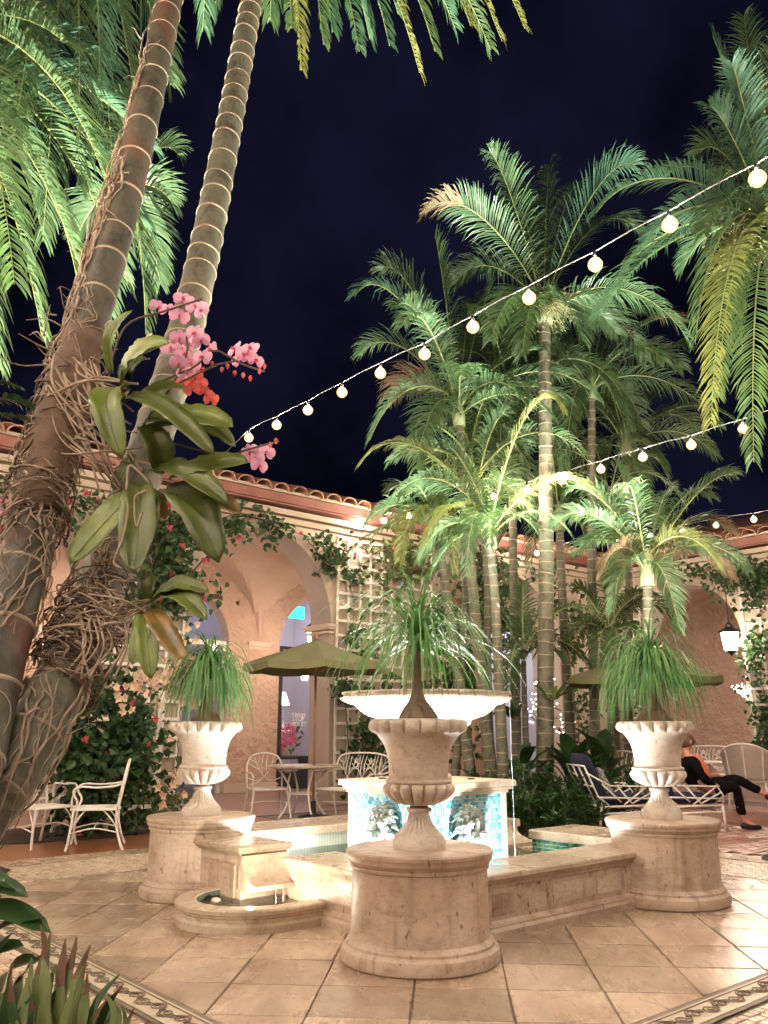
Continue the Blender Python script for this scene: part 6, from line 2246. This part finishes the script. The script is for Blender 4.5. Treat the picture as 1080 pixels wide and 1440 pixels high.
# ================================================================== string lights
bm_ = MB(); bm_.lathe([(.001, .036), (.021, .027), (.033, .006), (.033, -.009), (.021, -.03), (.001, -.038)], 8, closed=False)
core_me = bm_.mesh('filament', M['bulb'], True)
bm_ = MB(); bm_.lathe([(.010, .060), (.018, .054), (.040, .038), (.057, .010), (.060, -.010), (.052, -.036), (.030, -.058), (.001, -.066)], 14, closed=False)
halo_globe_me = bm_.mesh('bulb', M['halo_globe'], True)  # outer shell made large to carry the warm halo, bright core inside
sk_ = MB(); sk_.tube([(0, 0, .048), (0, 0, .105)], [.017, .014], 8)
sock_me = sk_.mesh('socket', M['socket'], True)
def strand(label, pts, ext=(), bulbs=None):
    pts = [np.asarray(p, float) for p in pts]
    t = thing('string_lights', label, 'string lights', pts[0], 0, 'festoon strings over the courtyard')
    org = pts[0]
    m_ = MB()
    wire = []
    for i, p in enumerate(pts):
        q = p + V(0, 0, .11)
        wire.append(q)
        if i < len(pts) - 1:
            wire.append((q + pts[i + 1] + V(0, 0, .11)) / 2 + V(0, 0, .012))
    full = ([np.asarray(ext[0], float)] if len(ext) and ext[0] is not None else []) + wire + ([np.asarray(ext[1], float)] if len(ext) > 1 and ext[1] is not None else [])
    m_.tube(full, .0055, 5)
    part('cable', m_, M['cable'], t, True, org)
    for p in pts:
        b = link('bulb', halo_globe_me, t, p - org)
        link('socket', sock_me, b)
        link('filament', core_me, b)
    return t
KS = 1.17
s1 = [(1065, 250), (942, 315), (837, 371), (744, 418), (665, 459), (597, 497), (535, 524), (481, 551), (433, 576), (389, 597), (350, 615)]
y0, y1 = 4.331 * KS, 9.06 * KS
p1 = [P(x, y, y0 + (y1 - y0) * i / 10) for i, (x, y) in enumerate(s1)]
st = (p1[0] - p1[3]) / 3
pre = [p1[0] + st * k + V(0, 0, .012 * k * k) for k in range(9, 0, -1)]
strand('festoon string of lit bulbs rising from the left eave to the upper right', pre + p1, (pre[0] + st, p1[-1] - st * 1.6 + V(0, 0, -.15)))
s2 = [(1045, 602), (972, 625), (904, 642), (845, 659), (791, 675), (741, 688), (694, 698), (652, 708), (612, 717), (575, 725), (540, 732), (508, 738)]
ya, yb_ = 8.009 * KS, 10.926 * KS
p2 = [P(x, y, ya + (yb_ - ya) * i / 6 * (1 - .012 * max(0, i - 6))) for i, (x, y) in enumerate(s2)]
st = (p2[0] - p2[3]) / 3
pre = [p2[0] + st * k + V(0, 0, .012 * k * k) for k in range(10, 0, -1)]
strand('lower festoon string of lit bulbs crossing in front of the palm clump', pre + p2, (pre[0] + st, p2[-1] - st))
s3 = [(1112, 722), (1060, 730), (1007, 738), (960, 746), (915, 753), (870, 760), (828, 766), (790, 772), (755, 778)]
p3 = [P(x, y, 14.6 + .35 * i) for i, (x, y) in enumerate(s3)]
strand('far festoon string along the eave at the right', p3, (p3[0] + (p3[0] - p3[1]), p3[-1] - (p3[0] - p3[1]) * .4))
for k, a in enumerate((-5.4, -8.4)):
    pts = [W(a, b, 4.75 + .012 * (b + 3) ** 2 * .35) for b in np.arange(-9.5, 6.4, .72)]
    strand(['festoon string overhead left of the camera', 'festoon string behind the camera'][k], pts, (pts[0] + V(.3, -.5, 0), pts[-1] + V(-.4, .5, .1)))
pts = [W(-11.5, b, 4.75) for b in np.arange(-9.5, 6.4, .72)]
strand('second festoon string behind the camera', pts, (pts[0] + V(.3, -.5, 0), pts[-1] + V(-.4, .5, .1)))

# ------------------------------------------------------------------ hanging lanterns
M['lantern_glass'] = emit('lit_lantern_glass', (1.0, .84, .68), 60)
def lantern(label, p, rod, s=1.0):
    t = thing('hanging_lantern', label, 'lantern', p, ANG, 'hanging lanterns in the arcade')
    t.scale = (s, s, s)
    m_ = MB()
    m_.lathe([(.215, .17), (.225, .185), (.20, .21), (.12, .26), (.075, .29), (.06, .34), (.03, .37), (.01, .40)], 6)
    part('cap', m_, M['black'], t)
    m_ = MB(); m_.lathe([(.115, -.19), (.165, .17)], 6, closed=True); part('glass', m_, M['lantern_glass'], t)
    m_ = MB()
    for k in range(6):
        an = 2 * PI * k / 6
        m_.tube([(.118 * math.cos(an), .118 * math.sin(an), -.19), (.169 * math.cos(an), .169 * math.sin(an), .17)], .010, 4)
    m_.lathe([(.128, -.20), (.13, -.185), (.12, -.18)], 6); m_.lathe([(.10, -.20), (.05, -.235), (.02, -.27), (.005, -.29)], 6)
    part('cage', m_, M['black'], t)
    m_ = MB(); m_.tube([(0, 0, .38), (0, 0, .38 + rod)], .012, 6); part('rod', m_, M['black'], t)
    return t
pl = P(1027, 902, 17.3)
lantern('lit black lantern hanging in the right arcade arch', pl, 1.15, 1.0)
for k, (a, b, z) in enumerate(((.75, 8.8, 3.05), (5.2, 8.7, 3.05), (-4.2, 8.8, 3.0), (9.2, 8.8, 3.0))):
    lantern(['lit lantern in the walk behind the left climber', 'lit lantern in the walk behind the wide lattice pier', 'lit lantern in the walk at far left', 'lit lantern in the walk behind the palm clump'][k], W(a, b, z), 1.0, .9)
lantern('lit lantern deep in the right arcade walk', W(14.3, 1.5, 2.9), 1.0, 1.0)

# ------------------------------------------------------------------ shop front in the walk
tsh = thing('shop_window', 'tall dark framed shop window with pink flowers inside, behind the umbrella pole', 'shop window', W(6.85, 10.72), ANG)
def sbox(name, c, d, mat):
    m_ = MB(); m_.bbox(c, d, .004); part(name, m_, mat, tsh)
for x in (-1.10, -.10, 1.10):
    sbox('frame_post', (x, 0, 1.5), (.15 if x < -1 else .07, .08, 3.0), M['black'])
sbox('frame_rail', (0, 0, 3.0), (2.3, .07, .07), M['black'])
sbox('frame_rail', (0, 0, .19), (2.3, .07, .36), M['black'])
m_ = MB(); m_.add([(-1.03, 0, .37), (-.13, 0, .37), (-.13, 0, 2.97), (-1.03, 0, 2.97)], [(0, 1, 2, 3)]); part('pane', m_, M['glass'], tsh)
m_ = MB(); m_.add([(-.07, 0, .37), (1.03, 0, .37), (1.03, 0, 2.97), (-.07, 0, 2.97)], [(0, 1, 2, 3)]); part('pane', m_, M['glass'], tsh)
for k, (txt, z) in enumerate((('Always', 1.53), ('STOP', 1.43), ('VIOLET', 1.32))):
    cu = bpy.data.curves.new('window_lettering', 'FONT')
    cu.body = txt; cu.size = .135; cu.align_x = 'CENTER'; cu.extrude = .001
    cu.materials.append(plain('white_lettering', (.8, .78, .74), .6))
    o = bpy.data.objects.new('window_lettering', cu); COL.objects.link(o); o.parent = tsh
    o.location = (-.56, -.012, z); o.rotation_euler = (PI / 2, 0, 0)
# display inside
dsp = thing('display_counter', 'dark display counter inside the shop window', 'counter', W(6.3, 11.35), ANG)
m_ = MB(); m_.bbox((0, 0, .64), (1.5, .7, .06), .004); part('counter_top', m_, M['black'], dsp)
for sx in (-.7, .7):
    m_ = MB(); m_.box((sx, 0, .305), (.06, .6, .61)); part('counter_leg', m_, M['black'], dsp)
bq = thing('flower_arrangement', 'pink lily arrangement on the counter inside the shop window', 'flowers', W(6.25, 11.2, .67), ANG)
rn = random.Random(71)
m_ = MB(); m_.lathe([(.08, 0), (.12, .08), (.10, .16), (.12, .2)], 16); part('vase', m_, M['bowlstone'], bq, True)
for k in range(15):
    c = V(rn.uniform(-.42, .42), rn.uniform(-.18, .05), rn.uniform(.22, .68))
    m_ = MB()
    for j in range(6):
        an = 2 * PI * j / 6 + rn.random() * .3
        d = nrm(V(math.cos(an), -.45, math.sin(an)))
        blade(m_, c, c + d * rn.uniform(.13, .19), .075, .12, 0, 6, .2, up=V(0, -1, 0))
    part('bloom', m_, M['shop_pink'] if 'shop_pink' in M else M.setdefault('shop_pink', leafmat('lily_pink', (.75, .10, .30), (.80, .32, .46), .5, .3, (1.1, 1, 1))), bq, True)
m_ = MB()
for k in range(40):
    c = V(rn.uniform(-.4, .4), rn.uniform(-.1, .1), rn.uniform(.08, .6))
    leaf(m_, c, V(rn.gauss(0, 1), -.5, rn.gauss(0, 1)), V(0, -1, .3), .16, .07)
tag(part('foliage', m_, M['vinepale'], bq), kind='stuff')
for k, (x, z) in enumerate(((5.95, 1.95), (6.42, 1.90))):
    tl2 = thing('table_lamp', ['lit table lamp with pale shade at the left of the shop display', 'larger lit table lamp with pale shade at the right of the shop display'][k], 'lamp', W(x, 11.6, .67), ANG)
    m_ = MB(); m_.lathe([(.17 + .03 * k, 1.12), (.10, 1.38 + .03 * k)], 20, closed=True); part('shade', m_, emit('lamp_shade_lit', (1.0, .72, .80), 1.6), tl2, True)
    m_ = MB(); m_.lathe([(.09, 0), (.03, .05), (.05, .4), (.02, .8), (.02, 1.2)], 14); part('stand', m_, M['bowlstone'], tl2, True)
shf = thing('shelf_unit', 'dark metal shelf unit against the shop back wall', 'shelf', W(6.6, 13.6), ANG)
for x in (-.8, -.1, .6):
    m_ = MB(); m_.box((x, 0, 1.5), (.035, .3, 3.0)); part('upright', m_, M['black'], shf)
for z in (.6, 1.2, 1.8, 2.4, 2.9):
    m_ = MB(); m_.box((-.1, 0, z), (1.45, .3, .03)); part('shelf', m_, M['black'], shf)
# window frame in the left, blue lit opening
wf = thing('shop_window', 'white framed window glowing blue behind the left urn', 'shop window', W(3.35, 10.72), ANG)
for x in (-1.0, 0, 1.0):
    m_ = MB(); m_.bbox((x, 0, 1.5), (.08, .07, 3.0), .004); part('frame_post', m_, M['trellis'], wf)
for z in (.25, 1.1, 3.0):
    m_ = MB(); m_.bbox((0, -.002, z), (2.05, .07, .10), .004); part('frame_rail', m_, M['trellis'], wf)
m_ = MB(); m_.add([(-1, 0, .3), (1, 0, .3), (1, 0, 2.95), (-1, 0, 2.95)], [(0, 1, 2, 3)]); part('pane', m_, M['glass'], wf)
# green exit-like sign glowing in the lavender room
sg_ = thing('glowing_sign', 'small glowing green sign high in the lavender shop', 'sign', W(7.15, 12.2, 4.05), ANG)
m_ = MB(); m_.bbox((0, 0, 0), (.55, .05, .30), .01); part('panel', m_, emit('green_glow', (.03, .65, .42), 1.3), sg_)
m_ = MB(); m_.tube([(0, 0, .15), (0, 0, .55)], .01, 5); part('hanger', m_, M['black'], sg_)
# fairy lights round a dark window in the right arcade
fw = thing('fairy_lights', 'white fairy lights wound on plants by the window at the right', 'fairy lights', W(15.6, 3.2, 0), ANG)
m_ = MB(); mg = MB()
rn = random.Random(81)
def fairy(path, n, sp):
    q = spline(path, 60)
    mg.tube(q, .01, 4)
    for k in range(n):
        p = q[rn.randrange(len(q))] + rvec(rn) * sp
        s = .012
        m_.add([p + V(s, 0, 0), p + V(-s, 0, 0), p + V(0, s, 0), p + V(0, -s, 0), p + V(0, 0, s), p + V(0, 0, -s)], [(0, 2, 4), (2, 1, 4), (1, 3, 4), (3, 0, 4), (2, 0, 5), (1, 2, 5), (3, 1, 5), (0, 3, 5)])
Yf = 18.2
orgf = W(15.6, 3.2, 0)
fairy([P(1046, 905, Yf), P(1054, 930, Yf), P(1058, 960, Yf), P(1062, 985, Yf)], 120, .05)
fairy([P(1036, 966, Yf), P(1046, 975, Yf), P(1060, 984, Yf)], 80, .05)
fw.location = tuple(P(1050, 940, Yf)); fw.rotation_euler = (0, 0, 0)
part('cord', mg, M['black'], fw, True, P(1050, 940, Yf))
tag(part('lights', m_, emit('fairy_white', (1, .95, .88), 14), fw, False, P(1050, 940, Yf)), kind='stuff')
fw2 = thing('fairy_lights', 'white fairy lights tangled in leaves behind the tall palm trunk', 'fairy lights', P(745, 1000, 17.5))
m_ = MB(); mg = MB()
for k in range(3):
    fairy([P(738 + rn.uniform(-4, 40), 960 + 20 * k, 17.5), P(760 + rn.uniform(-10, 20), 985 + 18 * k, 17.5), P(785 + rn.uniform(-10, 10), 1000 + 12 * k, 17.6)], 30, .12)
part('cord', mg, M['black'], fw2, True, P(745, 1000, 17.5))
tag(part('lights', m_, emit('fairy_white2', (.92, .95, 1), 14), fw2, False, P(745, 1000, 17.5)), kind='stuff')

# ------------------------------------------------------------------ fountain lamps
WHT = (1.0, .96, .88)
basin_lamp(-.90, .98, .32, 34, WHT)
basin_lamp(.98, -.90, .32, 34, WHT)
basin_lamp(-.62, .30, .30, 58, (.88, .94, 1.0), W(-HS, HS, 1.15), 62)
basin_lamp(.30, -.62, .30, 58, (.88, .94, 1.0), W(HS, -HS, 1.15), 62)
for a, b in ((-.62, -.05), (-.05, -.62)):
    basin_lamp(a - .08, b - .08, .25, 32, (.96, 1, 1))
for a, b in ((-.25, -.25), (.25, -.25), (-.25, .25), (.25, .25)):
    basin_lamp(a, b, .905, 22, WHT, W(a * 1.6, b * 1.6, 1.6), 170)
basin_lamp(-1.62, -.02, .13, 9, (1, .92, .72))
# garden uplights in the beds
def uplight(label, p, aim, power, col, angle=75):
    t = thing('garden_uplight', label, 'floodlight', p, 0, 'garden uplights')
    m_ = MB(); m_.tube([(0, 0, 0), (0, 0, .08)], .012, 6); m_.lathe([(.05, .08), (.06, .16), (.055, .17), (.045, .12)], 14, closed=False)
    part('housing', m_, M['black'], t, True)
    l = lamp('SPOT', 'uplight_lamp', (p[0], p[1], .19 + p[2]), power, col, None, .05, aim, angle, .9)
    return t
GRN = (.92, 1.0, .92)
UPL = 1.0
uplight('black garden uplight behind the fountain aimed at the tall palm', V(1.9, 9.9, 0), P(765, 340, 12.5), 2300 * UPL, GRN, 42)
uplight('black garden uplight left of the palm clump', V(.55, 10.3, 0), P(600, 430, 12.8), 1900 * UPL, GRN, 44)
uplight('black garden uplight right of the palm clump', V(3.0, 10.1, 0), P(890, 540, 12.2), 1000 * UPL, (.98, 1, .84), 56)
uplight('black garden uplight near the low yellow green palm', V(.95, 9.9, 0), P(680, 590, 12.2), 330 * UPL, (1, .97, .80), 50)
uplight('black garden uplight under the right edge palm', V(P(1210, 1100, 7.6)[0], 7.6, 0), P(960, 330, 8.6), 2600 * UPL, (.88, 1.0, .92), 80)
uplight('black garden uplight in the left bed under the hanging crowns', V(-2.9, 4.9, 0), P(90, 160, 6.3), 5600 * UPL, (1.0, .99, .84), 85)
uplight('in-ground uplight in the paving near the camera', V(.15, 3.3, 0), P(560, 10, 5.4), 1100 * UPL, (.95, 1.0, .80), 60)
# small soil beds round the palms that stand outside the frame
for o in [q for q in COL.objects if q.name.startswith('palm_tree') and q.parent is None]:
    a_, b_ = uv(o.location)
    if abs(a_ - 4.9) < 2.2 and abs(b_ - 3.7) < 1.7:
        continue
    if o.location[1] < 2.6:
        continue
    bed('planting_bed', oval(a_, b_, .55, .55, 18), .06)
